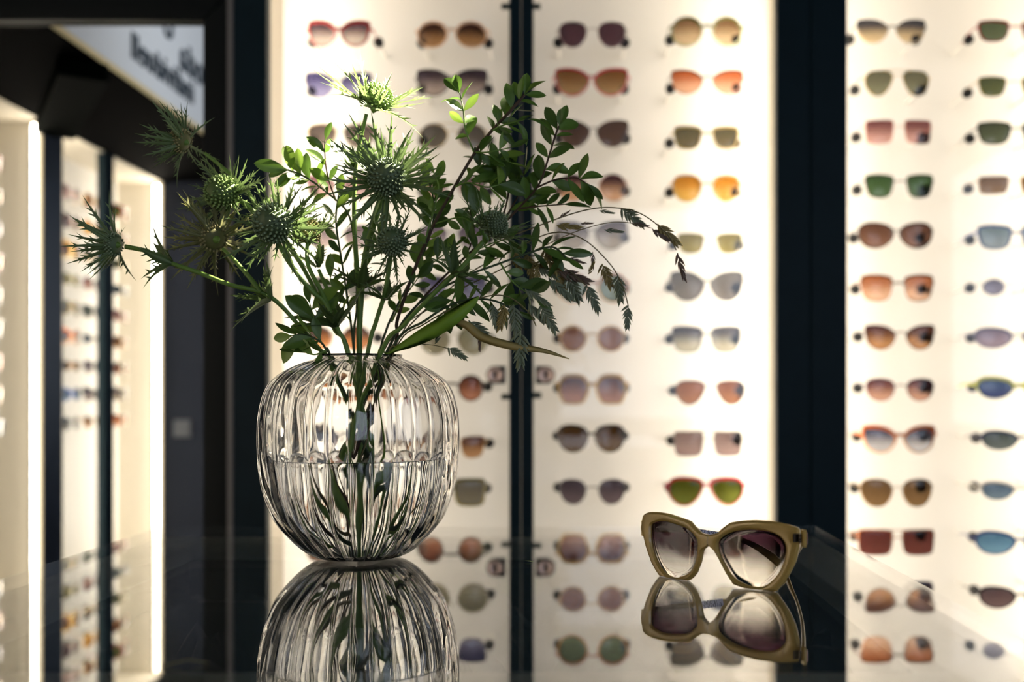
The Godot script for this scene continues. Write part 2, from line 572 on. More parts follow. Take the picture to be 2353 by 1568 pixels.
func lock(o: Node3D, px: float, py: float, side: float) -> void:
	var c := P(px, py, 2.088)
	var b := MB.new()
	b.start()
	var rows := [PackedVector3Array(), PackedVector3Array(), PackedVector3Array(), PackedVector3Array()]
	var ring := []
	for k in 17:
		var a := PI / 2 + PI * k / 16.0
		ring.append(Vector2(cos(a) * 0.018 - 0.003, sin(a) * 0.018))
	ring.append(Vector2(0.0175, -0.018))
	ring.append(Vector2(0.0175, 0.018))
	for p in ring:
		var w := Vector3(p.x * side, p.y, 0)
		rows[0].append(c + Vector3(0, 0, -0.014))
		rows[1].append(c + w + Vector3(0, 0, -0.014))
		rows[2].append(c + w)
		rows[3].append(c)
	b.grid(rows, true)
	b.outward()
	part(o, "lock_body", b.mesh(), M.black_plastic)
	b = MB.new()
	var up := Basis(Vector3.RIGHT, Vector3(0, 0, 1), Vector3(0, -1, 0))
	b.lathe([Vector2(0.0045, 0.0), Vector2(0.006, 0.0035), Vector2(0.0125, 0.0055), Vector2(0.0148, 0.004), Vector2(0.0152, 0.0), Vector2(0.0045, -0.001), Vector2(0.0045, 0.0)], 32, c + Vector3(-0.0025 * side, 0, 0), up)
	part(o, "lock_face", b.mesh(), M.chrome)


func wall_display() -> void:
	var o := thing("display_cabinet", "white lit double wall display with black pegs and a dark centre stile", "display cabinet", Vector3(-0.094, 0.4, -2.2))
	cabinet(o, Transform3D(Basis(), Vector3(-0.637, 0, -ZP)), 1.086, 0.185, 0.4, 2.04, M.panel_white, [0.62, 0.62])
	var xa := (1170.0 - VX) / F * 2.1
	var xb := (1225.0 - VX) / F * 2.1
	part(o, "centre_stile", boxmesh(Vector3(xa, 0.39, -2.13), Vector3((xa + xb) / 2 - 0.0008, 2.05, -2.1), 0.001), M.dark_teal_lacquer)
	part(o, "centre_stile", boxmesh(Vector3((xa + xb) / 2 + 0.0008, 0.39, -2.13), Vector3(xb, 2.05, -2.1), 0.001), M.dark_teal_lacquer)
	part(o, "glass_door", sheet(Vector3(-0.605, 0.41, -2.104), Vector3(xa, 0.41, -2.104), Vector3(xa, 2.03, -2.104), Vector3(-0.605, 2.03, -2.104)), M.door_glass)
	part(o, "glass_door", sheet(Vector3(xb, 0.41, -2.104), Vector3(0.417, 0.41, -2.104), Vector3(0.417, 2.03, -2.104), Vector3(xb, 2.03, -2.104)), M.door_glass)
	lock(o, 1141, 862, 1.0)
	lock(o, 1251, 862, -1.0)
	for q in [[1160.0, 912.0, 1.0], [1236.0, 909.0, -1.0], [1160.0, 15.0, 1.0], [1234.0, 15.0, -1.0]]:
		var a := P(q[0] - 8.0 * q[2], q[1], 2.112)
		var b := MB.new()
		b.tube(PackedVector3Array([a, a + Vector3(0.02 * q[2], 0, 0)]), [0.0062], 12)
		part(o, "shelf_pin", b.mesh(), M.teal_pin)
	var o2 := thing("display_cabinet", "white lit single wall display at the far right with blue and green sunglasses", "display cabinet", Vector3(0.83, 0.4, -2.2))
	cabinet(o2, Transform3D(Basis(), Vector3(0.531, 0, -ZP)), 0.6, 0.185, 0.4, 2.04, M.panel_white, [0.42, 0.42])
	part(o2, "glass_door", sheet(Vector3(0.563, 0.41, -2.104), Vector3(1.098, 0.41, -2.104), Vector3(1.098, 2.03, -2.104), Vector3(0.563, 2.03, -2.104)), M.door_glass)
	bases.main = o
	bases.right = o2


func side_display() -> void:
	# along the side wall, turned to face the room: its x runs towards the back wall
	var bs := Basis(Vector3(0, 0, -1), Vector3.UP, Vector3(1, 0, 0))
	var o := thing("display_cabinet", "tall lit side display nearest the mirror, seen in it as a cream bay", "display cabinet", Vector3(-1.9, 0.4, -0.9))
	cabinet(o, Transform3D(bs, Vector3(-2.0, 0, -0.658)), 0.62, 0.2, 0.4, 2.04, M.panel_white, [0.5, 0.0])
	part(o, "glass_door", sheet(Vector3(-1.803, 0.41, -1.276), Vector3(-1.803, 0.41, -0.66), Vector3(-1.803, 2.03, -0.66), Vector3(-1.803, 2.03, -1.276)), M.door_glass)
	bases.side_a = o
	o = thing("display_cabinet", "white lit double side display with a thin dark stile, seen in the mirror", "display cabinet", Vector3(-1.9, 0.4, 0.0))
	cabinet(o, Transform3D(bs, Vector3(-2.0, 0, 0.4)), 0.919, 0.2, 0.4, 2.04, M.panel_white, [0.95, 0.85])
	part(o, "centre_stile", boxmesh(Vector3(-1.83, 0.39, -0.188), Vector3(-1.8, 2.05, -0.102), 0.001), M.dark_teal_lacquer)
	part(o, "glass_door", sheet(Vector3(-1.803, 0.41, -0.517), Vector3(-1.803, 0.41, -0.188), Vector3(-1.803, 2.03, -0.188), Vector3(-1.803, 2.03, -0.517)), M.door_glass)
	part(o, "glass_door", sheet(Vector3(-1.803, 0.41, -0.102), Vector3(-1.803, 0.41, 0.398), Vector3(-1.803, 2.03, 0.398), Vector3(-1.803, 2.03, -0.102)), M.door_glass)
	bases.side_b = o
	struct("trim_11", boxmesh(Vector3(-2.05, 0, -0.658), Vector3(-1.8, 2.04, -0.519), 0.002), mat("post_blue", Color(0.1, 0.13, 0.18), 0.4), "dark blue post between the side displays, seen in the mirror", "post")
	struct("trim_12", boxmesh(Vector3(-2.05, 0, -1.5), Vector3(-1.8, 2.04, -1.28), 0.002), M.dark_teal_lacquer, "dark post at the near end of the side displays", "post")
	struct("trim_13", boxmesh(Vector3(-2.05, 0, -1.28), Vector3(-1.8, 0.38, 0.4), 0.002), M.dark_teal_lacquer, "dark plinth under the side displays", "panel")
	# soffit, slanted brace and fascia with lettering over them
	struct("trim_14", boxmesh(Vector3(-2.05, 2.045, -1.61), Vector3(-1.334, 2.06, 0.4)), M.soffit_black, "black soffit over the side displays, seen in the mirror", "soffit")
	var b := MB.new()
	var a := Vector3(-1.79, 2.02, -0.6)
	var e := Vector3(-1.36, 2.015, -1.31)
	b.box((a + e) / 2.0, Vector3(0.13, 0.05, (e - a).length()), 0.004, Basis.looking_at(e - a, Vector3.UP))
	var br := b.mesh()
	mat("brace_green", Color(0.02, 0.04, 0.03), 0.8).metallic_specular = 0.08
	struct("trim_15", br, M.brace_green, "dark green brace running slantwise under the soffit", "beam")
	var o2 := thing("shop_sign", "white fascia with dark lettering and a brass edge above the side displays", "sign", Vector3(-1.45, 2.06, -0.6))
	part(o2, "board", boxmesh(Vector3(-1.48, 2.06, -1.606), Vector3(-1.336, 2.598, 0.39), 0.002), M.fascia_white)
	part(o2, "edge_strip", boxmesh(Vector3(-1.345, 2.05, -1.608), Vector3(-1.33, 2.07, 0.39), 0.002), M.brass_edge)
	part(o2, "edge_strip", boxmesh(Vector3(-2.04, 2.05, -1.62), Vector3(-1.33, 2.07, -1.606), 0.002), M.brass_edge)
	var f := SystemFont.new()
	f.font_names = PackedStringArray(["Droid Sans"])
	f.font_weight = 700
	for w in [["individuell", 300.0, 413.0, 130.0, 0.105], ["Moda", 412.0, 600.0, 155.0, 0.13], ["O", 372.0, 430.0, 76.0, 0.14]]:
		var tm := TextMesh.new()
		tm.text = w[0]
		tm.font = f
		tm.font_size = 64
		tm.pixel_size = w[4] / 64.0
		tm.depth = 0.004
		tm.horizontal_alignment = HORIZONTAL_ALIGNMENT_RIGHT
		tm.vertical_alignment = VERTICAL_ALIGNMENT_BOTTOM
		var zv: float = 1.334 * 2400.0 / (1306.0 - w[1])
		var tx := Transform3D(Basis(Vector3(0, 0, -1), Vector3.UP, Vector3(1, 0, 0)), Vector3(-1.333, EYE + (903.0 - w[3]) / F * zv - w[4] * 0.25, -(4.24 - zv)))
		part(o2, "lettering", tm, M.sign_ink, tx)


func mirror() -> void:
	var xr := (520.0 - VX) / F * 2.1
	var xi := (467.0 - VX) / F * 2.1
	var yt := 1.858
	var wd := xr - xi
	var xl := -1.62
	var yb := 0.2
	var o := thing("wall_mirror", "tall framed wall mirror at the left reflecting the side displays", "mirror", Vector3((xl + xr) / 2, yb, -2.12))
	part(o, "mirror_glass", boxmesh(Vector3(xl + wd - 0.004, yb + wd - 0.004, -2.13), Vector3(xi + 0.004, yt + 0.004, -2.12)), M.mirror_silver)
	# four mitred rails
	var q := [[Vector2(xl, yb), Vector2(xr, yb), Vector2(xi, yb + wd), Vector2(xl + wd, yb + wd)], [Vector2(xr, yb), Vector2(xr, yt + wd), Vector2(xi, yt), Vector2(xi, yb + wd)], [Vector2(xr, yt + wd), Vector2(xl, yt + wd), Vector2(xl + wd, yt), Vector2(xi, yt)], [Vector2(xl, yt + wd), Vector2(xl, yb), Vector2(xl + wd, yb + wd), Vector2(xl + wd, yt)]]
	for r in q:
		var b := MB.new()
		b.start()
		var m: Vector2 = (r[0] + r[1] + r[2] + r[3]) / 4.0
		var rows := [PackedVector3Array(), PackedVector3Array(), PackedVector3Array(), PackedVector3Array(), PackedVector3Array()]
		for p in r:
			var s: Vector2 = p + (m - p).normalized() * 0.0006
			var s2: Vector2 = s + (m - s).normalized() * 0.003
			rows[0].append(Vector3(m.x, m.y, -2.128))
			rows[1].append(Vector3(s.x, s.y, -2.128))
			rows[2].append(Vector3(s.x, s.y, -2.102))
			rows[3].append(Vector3(s2.x, s2.y, -2.1))
			rows[4].append(Vector3(m.x, m.y, -2.1))
		b.grid(rows, true)
		b.outward()
		part(o, "frame_rail", b.mesh(), M.mirror_frame_lacquer)
	struct("trim_16", boxmesh(Vector3(-2.05, 0, -2.36), Vector3(xr, 1.914, -2.132)), M.dark_teal_lacquer, "dark panel that the mirror hangs on", "panel")


const XL := -0.4787
const XR := 0.29
const ZB := 1.2274


func table() -> void:
	var o := thing("display_table", "glass topped dark display table under the vase and sunglasses", "table", Vector3(-0.1, 0, -0.8))
	var zf := 0.42
	part(o, "glass_top", boxmesh(Vector3(XL, TOP - 0.005, -ZB), Vector3(XR, TOP, -zf)), M.table_glass)
	for d in [0.0003, 0.0006]:   # the reflecting coats just under its face
		part(o, "glass_coating", sheet(Vector3(XL, TOP - d, -ZB), Vector3(XR, TOP - d, -ZB), Vector3(XR, TOP - d, -zf), Vector3(XL, TOP - d, -zf)), M.table_glass)
	var yt := TOP - 0.0055
	var y0 := TOP - 0.03
	for q in [[XL + 0.002, XL + 0.06, zf, ZB - 0.002], [XR - 0.06, XR - 0.002, zf, ZB - 0.002], [XL + 0.0605, XR - 0.0605, ZB - 0.06, ZB - 0.002], [XL + 0.0605, XR - 0.0605, zf, 0.63]]:
		part(o, "rim_rail", boxmesh(Vector3(q[0], y0, -q[3]), Vector3(q[1], yt - 0.006, -q[2]), 0.001), M.flange_grey)
	for q in [[XL + 0.004, XL + 0.05, zf, ZB - 0.004], [XR - 0.05, XR - 0.004, zf, ZB - 0.004], [XL + 0.05, XR - 0.05, ZB - 0.05, ZB - 0.004], [XL + 0.05, XR - 0.05, zf, zf + 0.02]]:
		part(o, "side_board", boxmesh(Vector3(q[0], 0.001, -q[3]), Vector3(q[1], y0 - 0.0005, -q[2]), 0.001), M.case_dark)
	part(o, "tray", boxmesh(Vector3(XL + 0.051, TOP - 0.15, -ZB + 0.051), Vector3(XR - 0.051, TOP - 0.13, -zf - 0.021)), M.case_dark)
	# a dark cloth lying in folds in the tray
	var b := MB.new()
	var n := FastNoiseLite.new()
	n.seed = 5
	n.frequency = 3.2
	n.fractal_octaves = 3
	var rows := []
	var under := []
	for r in 41:
		var row := PackedVector3Array()
		var low := PackedVector3Array()
		for k in 61:
			var x := lerpf(XL + 0.07, XR - 0.07, k / 60.0)
			var z := lerpf(0.47, ZB - 0.08, r / 40.0)
			var h := absf(n.get_noise_2d(x * 1.6, z * 2.4)) * 0.16 + n.get_noise_2d(x * 4.0 + 7.0, z * 3.0) * 0.015
			h = clampf(0.018 + h * minf(1.0, minf(r, 40 - r) / 5.0), 0.006, 0.085)
			row.append(Vector3(x, TOP - 0.129 + h, -z))
			low.append(Vector3(x, TOP - 0.129, -z))
		rows.append(row)
	b.grid(rows, false)
	var c := thing("display_cloth", "dark teal cloth lying in folds under the glass table top", "cloth", Vector3(-0.1, TOP - 0.129, -0.8))
	part(c, "cloth", b.mesh(), M.teal_cloth)


# ------------------------------------------------------------------ vase
const VPX := [[50.0, 0.0], [68.0, 1.0], [90.0, 4.0], [114.0, 13.0], [138.0, 31.0], [162.0, 56.0], [183.0, 81.0], [197.0, 106.0], [214.0, 157.0], [223.0, 207.0], [226.5, 250.0], [227.0, 290.0], [225.0, 325.0], [219.0, 357.0], [211.0, 382.0], [196.0, 406.0], [167.0, 428.0], [130.0, 446.0], [106.0, 454.0], [97.0, 459.0], [95.0, 463.0]]
var vase_at := Vector3.ZERO
var prof := []


func vase_r(k: int, a: float, inner: bool, gap := 0.0) -> Vector2:   # point k of the profile at the angle a
	var s := ZV / F
	var p: Vector2 = prof[k]
	var d: Vector2 = (prof[mini(k + 1, prof.size() - 1)] - prof[maxi(k - 1, 0)]).normalized()
	var out := Vector2(d.y, -d.x)
	var high := smoothstep(215.0, 260.0, p.y)
	var rib := pow(absf(sin(a * 15.0)), lerpf(0.7, 0.22, high))
	var deep := smoothstep(0.0, 8.0, p.y) * (1.0 - 0.75 * smoothstep(440.0, 462.0, p.y))
	var q := p
	if inner:
		q -= out * (9.0 + gap / s)
		q += out * lerpf(3.0, 2.5, high) * (rib - 0.8) * deep * p.x / 220.0
		q.y = maxf(q.y, 15.0 + gap / s)
		q += out * (sin(a * 23.0 + p.y * 0.03) + sin(a * 37.0 - p.y * 0.05) + sin(a * 9.0 + p.y * 0.09) * 0.7) * lerpf(0.4, 0.12, high) * deep
	else:
		q += out * (lerpf(8.0, 2.6, high) * (rib - 0.8)) * deep * p.x / 220.0
	return q * s


func vase() -> void:
	vase_at = P(827, 903, ZV)
	vase_at.y = TOP
	var pts := []
	for q in VPX:
		pts.append(Vector2(q[0], q[1]))
	prof = catmull(pts, 4)
	var seg := 360
	var o := thing("vase", "round clear glass vase with vertical ribs, half full of water", "vase", vase_at)
	var b := MB.new()
	b.start()
	var rows := []
	var n := prof.size()
	var ring := func(f: Callable) -> PackedVector3Array:
		var row := PackedVector3Array()
		for s in seg:
			var a := TAU * s / seg
			var p: Vector2 = f.call(a)
			row.append(vase_at + Vector3(cos(a) * p.x, p.y + 0.0004, sin(a) * p.x))
		return row
	rows.append(ring.call(func(_a): return Vector2(0, 0.0012)))
	rows.append(ring.call(func(_a): return Vector2(0.012, 0.0012)))
	rows.append(ring.call(func(_a): return Vector2(0.018, 0.0006)))
	for k in n:
		rows.append(ring.call(func(a): return vase_r(k, a, false)))
	rows.append(ring.call(func(a): return vase_r(n - 1, a, false) * Vector2(1.02, 1.0) + Vector2(0, 0.0012)))
	rows.append(ring.call(func(a): return vase_r(n - 1, a, true) * Vector2(1.03, 1.0) + Vector2(0, 0.0012)))
	for k in range(n - 1, -1, -1):
		rows.append(ring.call(func(a): return vase_r(k, a, true)))
	rows.append(ring.call(func(_a): return Vector2(0.015, 0.0062)))
	rows.append(ring.call(func(_a): return Vector2(0.0, 0.0062)))
	b.grid(rows, true)
	b.outward()
	part(o, "vase_body", b.mesh(), M.vase_glass)
	# water up to the line
	b = MB.new()
	b.start()
	rows = [ring.call(func(_a): return Vector2(0, 0.0068)), ring.call(func(_a): return Vector2(0.015, 0.0068))]
	var last := 0
	for k in n:
		if prof[k].y > 228.0:
			break
		rows.append(ring.call(func(a): return vase_r(k, a, true, 0.0004)))
		last = k
	var lev := 229.0 * ZV / F
	rows.append(ring.call(func(a): return Vector2(vase_r(last, a, true, 0.0004).x, lev + 0.0012)))
	rows.append(ring.call(func(a): return Vector2(vase_r(last, a, true, 0.0004).x - 0.0012, lev + 0.0003)))
	rows.append(ring.call(func(a): return Vector2(vase_r(last, a, true, 0.0004).x - 0.004, lev)))
	rows.append(ring.call(func(_a): return Vector2(0.05, lev)))
	rows.append(ring.call(func(_a): return Vector2(0.0, lev)))
	b.grid(rows, true)
	b.outward()
	var w := thing("vase_water", "clear water filling the lower half of the ribbed vase", "water", vase_at + Vector3(0, 0.007, 0))
	part(w, "water_body", b.mesh(), M.water)


# ------------------------------------------------------------------ leaves, bracts, cones, spikelets (unit shapes along +y, facing +z)
func leaf_shape(w: float, curl: float, fold: float, twist: float) -> ArrayMesh:
	var b := MB.new()
	var rows := []
	var cols := []
	for r in 11:
		var t := r / 10.0
		var hw := w * pow(sin(PI * clampf((t - 0.06) / 0.94, 0.0, 1.0)), 0.75) * (0.8 + 0.35 * t) + 0.012 * (1.0 - t)
		var row := PackedVector3Array()
		var cr := []
		for k in 7:
			var u := (k - 3) / 3.0
			var z := absf(u) * fold * hw - curl * t * t + twist * u * hw * t - 0.012 * (1.0 - absf(u)) * sin(t * 40.0) * 0.5
			row.append(Vector3(u * hw, t - 0.3 * curl * curl * t, z))
			cr.append(Color(1.3, 1.25, 1.1) if k == 3 else Color(0.85, 0.9, 0.85) if k == 0 or k == 6 else Color(1, 1, 1))
		rows.append(row)
		cols.append(cr)
	b.grid(rows, false, cols)
	return b.mesh()


func bract_shape(w: float, spines: int, curl: float, sd: int) -> ArrayMesh:
	var g := RandomNumberGenerator.new()
	g.seed = sd
	var b := MB.new()
	var rows := []
	var cols := []
	var edge := []
	for r in 10:
		var t := r / 9.0
		var hw := w * (0.45 + 1.3 * t) if t < 0.35 else w * 0.9 * pow(1.0 - (t - 0.35) / 0.65, 0.8)
		var z := -curl * t * t
		var row := PackedVector3Array()
		for k in 5:
			var u := (k - 2) / 2.0
			row.append(Vector3(u * hw, t, z + absf(u) * hw * 0.55))
		rows.append(row)
		edge.append(row)
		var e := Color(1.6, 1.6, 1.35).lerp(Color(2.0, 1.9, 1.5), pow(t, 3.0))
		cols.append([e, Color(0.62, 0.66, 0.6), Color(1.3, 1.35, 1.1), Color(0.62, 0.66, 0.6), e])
	b.grid(rows, false, cols)
	for s in spines:   # toothed margin: each tooth a folded spike
		var t := 0.12 + 0.75 * (s + g.randf_range(0.1, 0.5)) / spines
		var k := clampi(int(t * 9.0), 0, 8)
		for side in [0, 4]:
			var sg := -1.0 if side == 0 else 1.0
			var p: Vector3 = edge[k][side]
			var q: Vector3 = edge[k + 1][side]
			var l := g.randf_range(0.05, 0.1) * (1.2 - 0.5 * t) + w * 0.4
			var tip := (p + q) / 2.0 + Vector3(sg * l * 0.75, l, g.randf_range(-0.3, 0.5) * l)
			q = p.lerp(q, 0.45)
			var i0 := b.add(p + Vector3(-sg * w * 0.2, -0.01, 0), Color(1.3, 1.3, 1.1))
			var i1 := b.add(q + Vector3(-sg * w * 0.2, 0.01, 0), Color(1.3, 1.3, 1.1))
			var i2 := b.add(p.lerp(tip, 0.4) + Vector3(0, 0.008, 0.008), Color(1.5, 1.5, 1.25))
			var i3 := b.add(tip, Color(2.1, 2.0, 1.6))
			b.t.append_array(PackedInt32Array([i0, i1, i2, i1, i3, i2]))
	return b.mesh()


func cone_shape(tall: float, n: int, sd: int) -> ArrayMesh:
	var g := RandomNumberGenerator.new()
	g.seed = sd
	var b := MB.new()
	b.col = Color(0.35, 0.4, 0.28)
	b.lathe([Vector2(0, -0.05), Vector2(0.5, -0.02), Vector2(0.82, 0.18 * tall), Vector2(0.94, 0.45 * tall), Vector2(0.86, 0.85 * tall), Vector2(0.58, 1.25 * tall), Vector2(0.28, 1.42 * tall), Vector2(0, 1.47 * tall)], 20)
	for k in n:
		var u := (k + 0.5) / n
		var a := k * 2.399963
		var y := (0.06 + 1.36 * u) * tall
		var rr := 0.96 * sqrt(maxf(0.0, 1.0 - pow((u - 0.38) / 0.66, 2.0)))
		var p := Vector3(cos(a) * rr, y, sin(a) * rr)
		var d := Vector3(cos(a) * rr, (u - 0.38) * 1.1, sin(a) * rr).normalized()
		d = (d + Vector3(0, 0.25, 0) + Vector3(g.randf() - 0.5, g.randf() - 0.5, g.randf() - 0.5) * 0.2).normalized()
		var bs := looking(d, Vector3(0.1, 1, 0.2))
		b.start()
		var rows := []
		var cols := []
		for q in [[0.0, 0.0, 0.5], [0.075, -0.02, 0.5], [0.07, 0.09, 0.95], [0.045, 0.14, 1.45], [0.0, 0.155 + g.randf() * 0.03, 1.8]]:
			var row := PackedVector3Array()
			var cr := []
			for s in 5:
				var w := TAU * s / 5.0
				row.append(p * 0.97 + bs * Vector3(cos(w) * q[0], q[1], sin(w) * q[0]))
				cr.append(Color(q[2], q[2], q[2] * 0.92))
			rows.append(row)
			cols.append(cr)
		b.grid(rows, true, cols)
		b.outward()
		if k % 3 == 0:   # the fine bristle beside a bud
			var o := bs * Vector3(0.07, 0, 0.03)
			var i0 := b.add(p + o + bs.x * 0.018, Color(1, 1, 0.9))
			var i1 := b.add(p + o - bs.x * 0.018, Color(1, 1, 0.9))
			var i2 := b.add(p + o + d * g.randf_range(0.22, 0.32), Color(1.9, 1.9, 1.6))
			b.t.append_array(PackedInt32Array([i0, i1, i2]))
	return b.mesh()


func spikelet_shape(n: int, spread: float, sd: int) -> ArrayMesh:
	var g := RandomNumberGenerator.new()
	g.seed = sd
	var b := MB.new()
	b.col = Color(0.9, 0.9, 0.8)
	b.tube(PackedVector3Array([Vector3(0, -0.02, 0), Vector3(0, 0.4, 0), Vector3(0, 0.78, 0)]), [0.018, 0.008], 5)
	for k in n:
		var u := float(k) / (n - 1)
		var sg := 1.0 if k % 2 == 0 else -1.0
		var a := sg * lerpf(spread * 1.25, spread * 0.5, u) * g.randf_range(0.85, 1.15)
		var p := Vector3(0, u * 0.68, sg * 0.012)
		var len := lerpf(0.36, 0.27, u)
		var d := Vector3(sin(a), cos(a), g.randf_range(-0.12, 0.12))
		var s := Vector3(cos(a), -sin(a), 0)
		b.start()
		var rows := []
		var cols := []
		for q in [[0.0, 0.015, 0.7], [0.25, 0.042, 0.85], [0.55, 0.038, 1.0], [0.8, 0.018, 1.25], [1.0, 0.002, 1.6]]:
			var c: Vector3 = p + d * len * q[0]
			var th: float = 0.012 * (1.0 - q[0]) + 0.003
			rows.append(PackedVector3Array([c - s * q[1], c + Vector3(0, 0, th), c + s * q[1], c - Vector3(0, 0, th)]))
			var e: float = q[2]
			cols.append([Color(e, e, e) * 1.2, Color(e, e, e) * 0.8, Color(e, e, e) * 1.2, Color(e, e, e) * 0.8])
		b.grid(rows, true, cols)
	return b.mesh()


func plant_shapes() -> void:
	bases.leaf = []
	for q in [[0.2, 0.1, 0.25, 0.2], [0.23, 0.25, 0.35, -0.2], [0.19, -0.15, 0.3, 0.5], [0.22, 0.4, 0.2, 0.1]]:
		bases.leaf.append(leaf_shape(q[0], q[1], q[2], q[3]))
	bases.thin_leaf = []
	for q in [[0.13, 0.2, 0.3, 0.4], [0.14, 0.45, 0.3, -0.4], [0.12, -0.2, 0.4, 0.2], [0.145, 0.3, 0.2, 0.8]]:
		bases.thin_leaf.append(leaf_shape(q[0], q[1], q[2], q[3]))
	bases.bract = []
	for q in [[0.046, 4, 0.12, 1], [0.052, 5, -0.1, 2], [0.04, 4, 0.3, 3], [0.048, 3, -0.2, 4]]:
		bases.bract.append(bract_shape(q[0], q[1], q[2], q[3]))
	bases.spiny = []
	for q in [[0.12, 4, 0.2, 11], [0.14, 5, -0.15, 12], [0.1, 4, 0.35, 13]]:
		bases.spiny.append(bract_shape(q[0], q[1], q[2], q[3]))
	bases.cone = [cone_shape(1.0, 170, 31), cone_shape(1.25, 200, 32)]
	bases.oat = [spikelet_shape(13, 0.6, 41), spikelet_shape(12, 0.45, 42), spikelet_shape(8, 0.3, 43)]


# ------------------------------------------------------------------ bouquet
func way(pts: Array, per := 6) -> PackedVector3Array:   # points are column, row and how far in front of the vase's axis
	var w := []
	for q in pts:
		w.append(P(q[0], q[1], ZV - (q[2] if q.size() > 2 else 0.0)))
	return PackedVector3Array(catmull(w, per))


func stem(o: Node3D, pts: Array, r0: float, r1: float, m: Material, called := "stem") -> PackedVector3Array:
	var path := way(pts)
	var b := MB.new()
	b.tube(path, [r0 * ZV / F, r1 * ZV / F], 9, Vector3(0, 0, 1))
	part(o, called, b.mesh(), m)
	return path


func shade(list: Array) -> Material:
	return list[rng.randi() % list.size()]


func head(o: Node3D, q: Array) -> void:
	# [column, row, in front, axis, bract length, cone radius, bracts, lift in degrees, bract material, cone material, cone shape]
	var ax: Vector3 = q[3].normalized()
	var s := ZV / F
	var cr: float = q[5] * 0.86 * s
	var c := P(q[0], q[1], ZV - q[2])
	var base := c - ax * cr * 0.7
	var h := Node3D.new()
	h.name = "flower_head" if not o.has_node("flower_head") else "flower_head_%03d" % o.get_child_count()
	h.position = base - where(o)
	o.add_child(h)
	var bs := looking(ax, Vector3(0.2, 0.9, 0.4))
	part(h, "flower_cone", bases.cone[q[10]], q[9], Transform3D(bs.scaled_local(Vector3.ONE * cr), base))
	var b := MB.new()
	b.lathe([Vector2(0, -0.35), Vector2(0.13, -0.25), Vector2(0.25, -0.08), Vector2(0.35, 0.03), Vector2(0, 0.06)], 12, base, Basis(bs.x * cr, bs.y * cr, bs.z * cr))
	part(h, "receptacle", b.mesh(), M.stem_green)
	var n: int = int(q[6] * 1.25)
	for k in n + n * 2 / 3:
		var inner := k >= n
		var a := TAU * (k + rng.randf_range(-0.3, 0.3)) / n * (1.0 if not inner else 2.0)
		var e: float = deg_to_rad(q[7] + rng.randf_range(-20.0, 20.0) + (16.0 if inner else 0.0))
		var rad: Vector3 = bs.x * cos(a) + bs.z * sin(a)
		var d := (ax * sin(e) + rad * cos(e)).normalized()
		var l: float = q[4] * s * rng.randf_range(0.82, 1.2) * (0.6 if inner else 1.0)
		var bb := looking(d, ax + Vector3(rng.randf() - 0.5, rng.randf() - 0.5, rng.randf() - 0.5) * 0.5)
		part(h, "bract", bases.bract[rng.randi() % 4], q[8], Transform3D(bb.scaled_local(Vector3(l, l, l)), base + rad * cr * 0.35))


func whorl(o: Node3D, q: Array) -> void:   # [column, row, in front, axis, number, length, lift]
	var ax: Vector3 = q[3].normalized()
	var bs := looking(ax, Vector3(0.1, 0.3, 1.0))
	var base := P(q[0], q[1], ZV - q[2])
	for k in q[4]:
		var a: float = TAU * (k + rng.randf_range(-0.25, 0.25)) / q[4] + 0.4
		var e: float = deg_to_rad(q[6] + rng.randf_range(-18.0, 18.0))
		var rad: Vector3 = bs.x * cos(a) + bs.z * sin(a)
		var d := (ax * sin(e) + rad * cos(e)).normalized()
		var l: float = q[5] * ZV / F * rng.randf_range(0.75, 1.15)
		part(o, "spiny_leaf", bases.spiny[rng.randi() % 3], M.spiny_leaf, Transform3D(looking(d, ax + Vector3(rng.randf() - 0.5, 0, rng.randf()) * 0.6).scaled_local(Vector3(l * 1.2, l, l)), base + rad * 0.0015))


func leaves(o: Node3D, path: PackedVector3Array, t0: float, n: int, len_px: float, kind: String, spread: float, tones: Array) -> void:
	var total := path.size() - 1
	for k in n + 1:
		var t := lerpf(t0, 1.0, float(k) / n)
		var f := t * total
		var i := clampi(int(f), 0, total - 1)
		var p := path[i].lerp(path[i + 1], f - i)
		var d := (path[i + 1] - path[i]).normalized()
		var across := d.cross(Vector3(0, 0, 1)).normalized()
		var outp := across.cross(d).normalized()
		for sd in ([-1.0, 1.0] if k < n else [0.0]):
			if sd != 0.0 and rng.randf() < 0.08:
				continue
			var roll := rng.randf_range(-0.9, 0.9)
			var side: Vector3 = across * sd * cos(roll) + outp * sin(roll) * 0.9
			var sp := deg_to_rad(spread + rng.randf_range(-14, 14)) if sd != 0.0 else rng.randf_range(-0.15, 0.15)
			var dir: Vector3 = (d * cos(sp) + (side if sd != 0.0 else across) * sin(sp)).normalized()
			var l := len_px * ZV / F * rng.randf_range(0.75, 1.15) * (1.0 if k > 0 else 0.85)
			var face := (Vector3(0, 0.45, 0.8) + Vector3(rng.randf() - 0.5, rng.randf() - 0.5, rng.randf() - 0.5) * 1.3).normalized()
			part(o, "leaf", bases[kind][rng.randi() % 4], shade(tones), Transform3D(looking(dir, face).scaled_local(Vector3(l, l, l)), p))


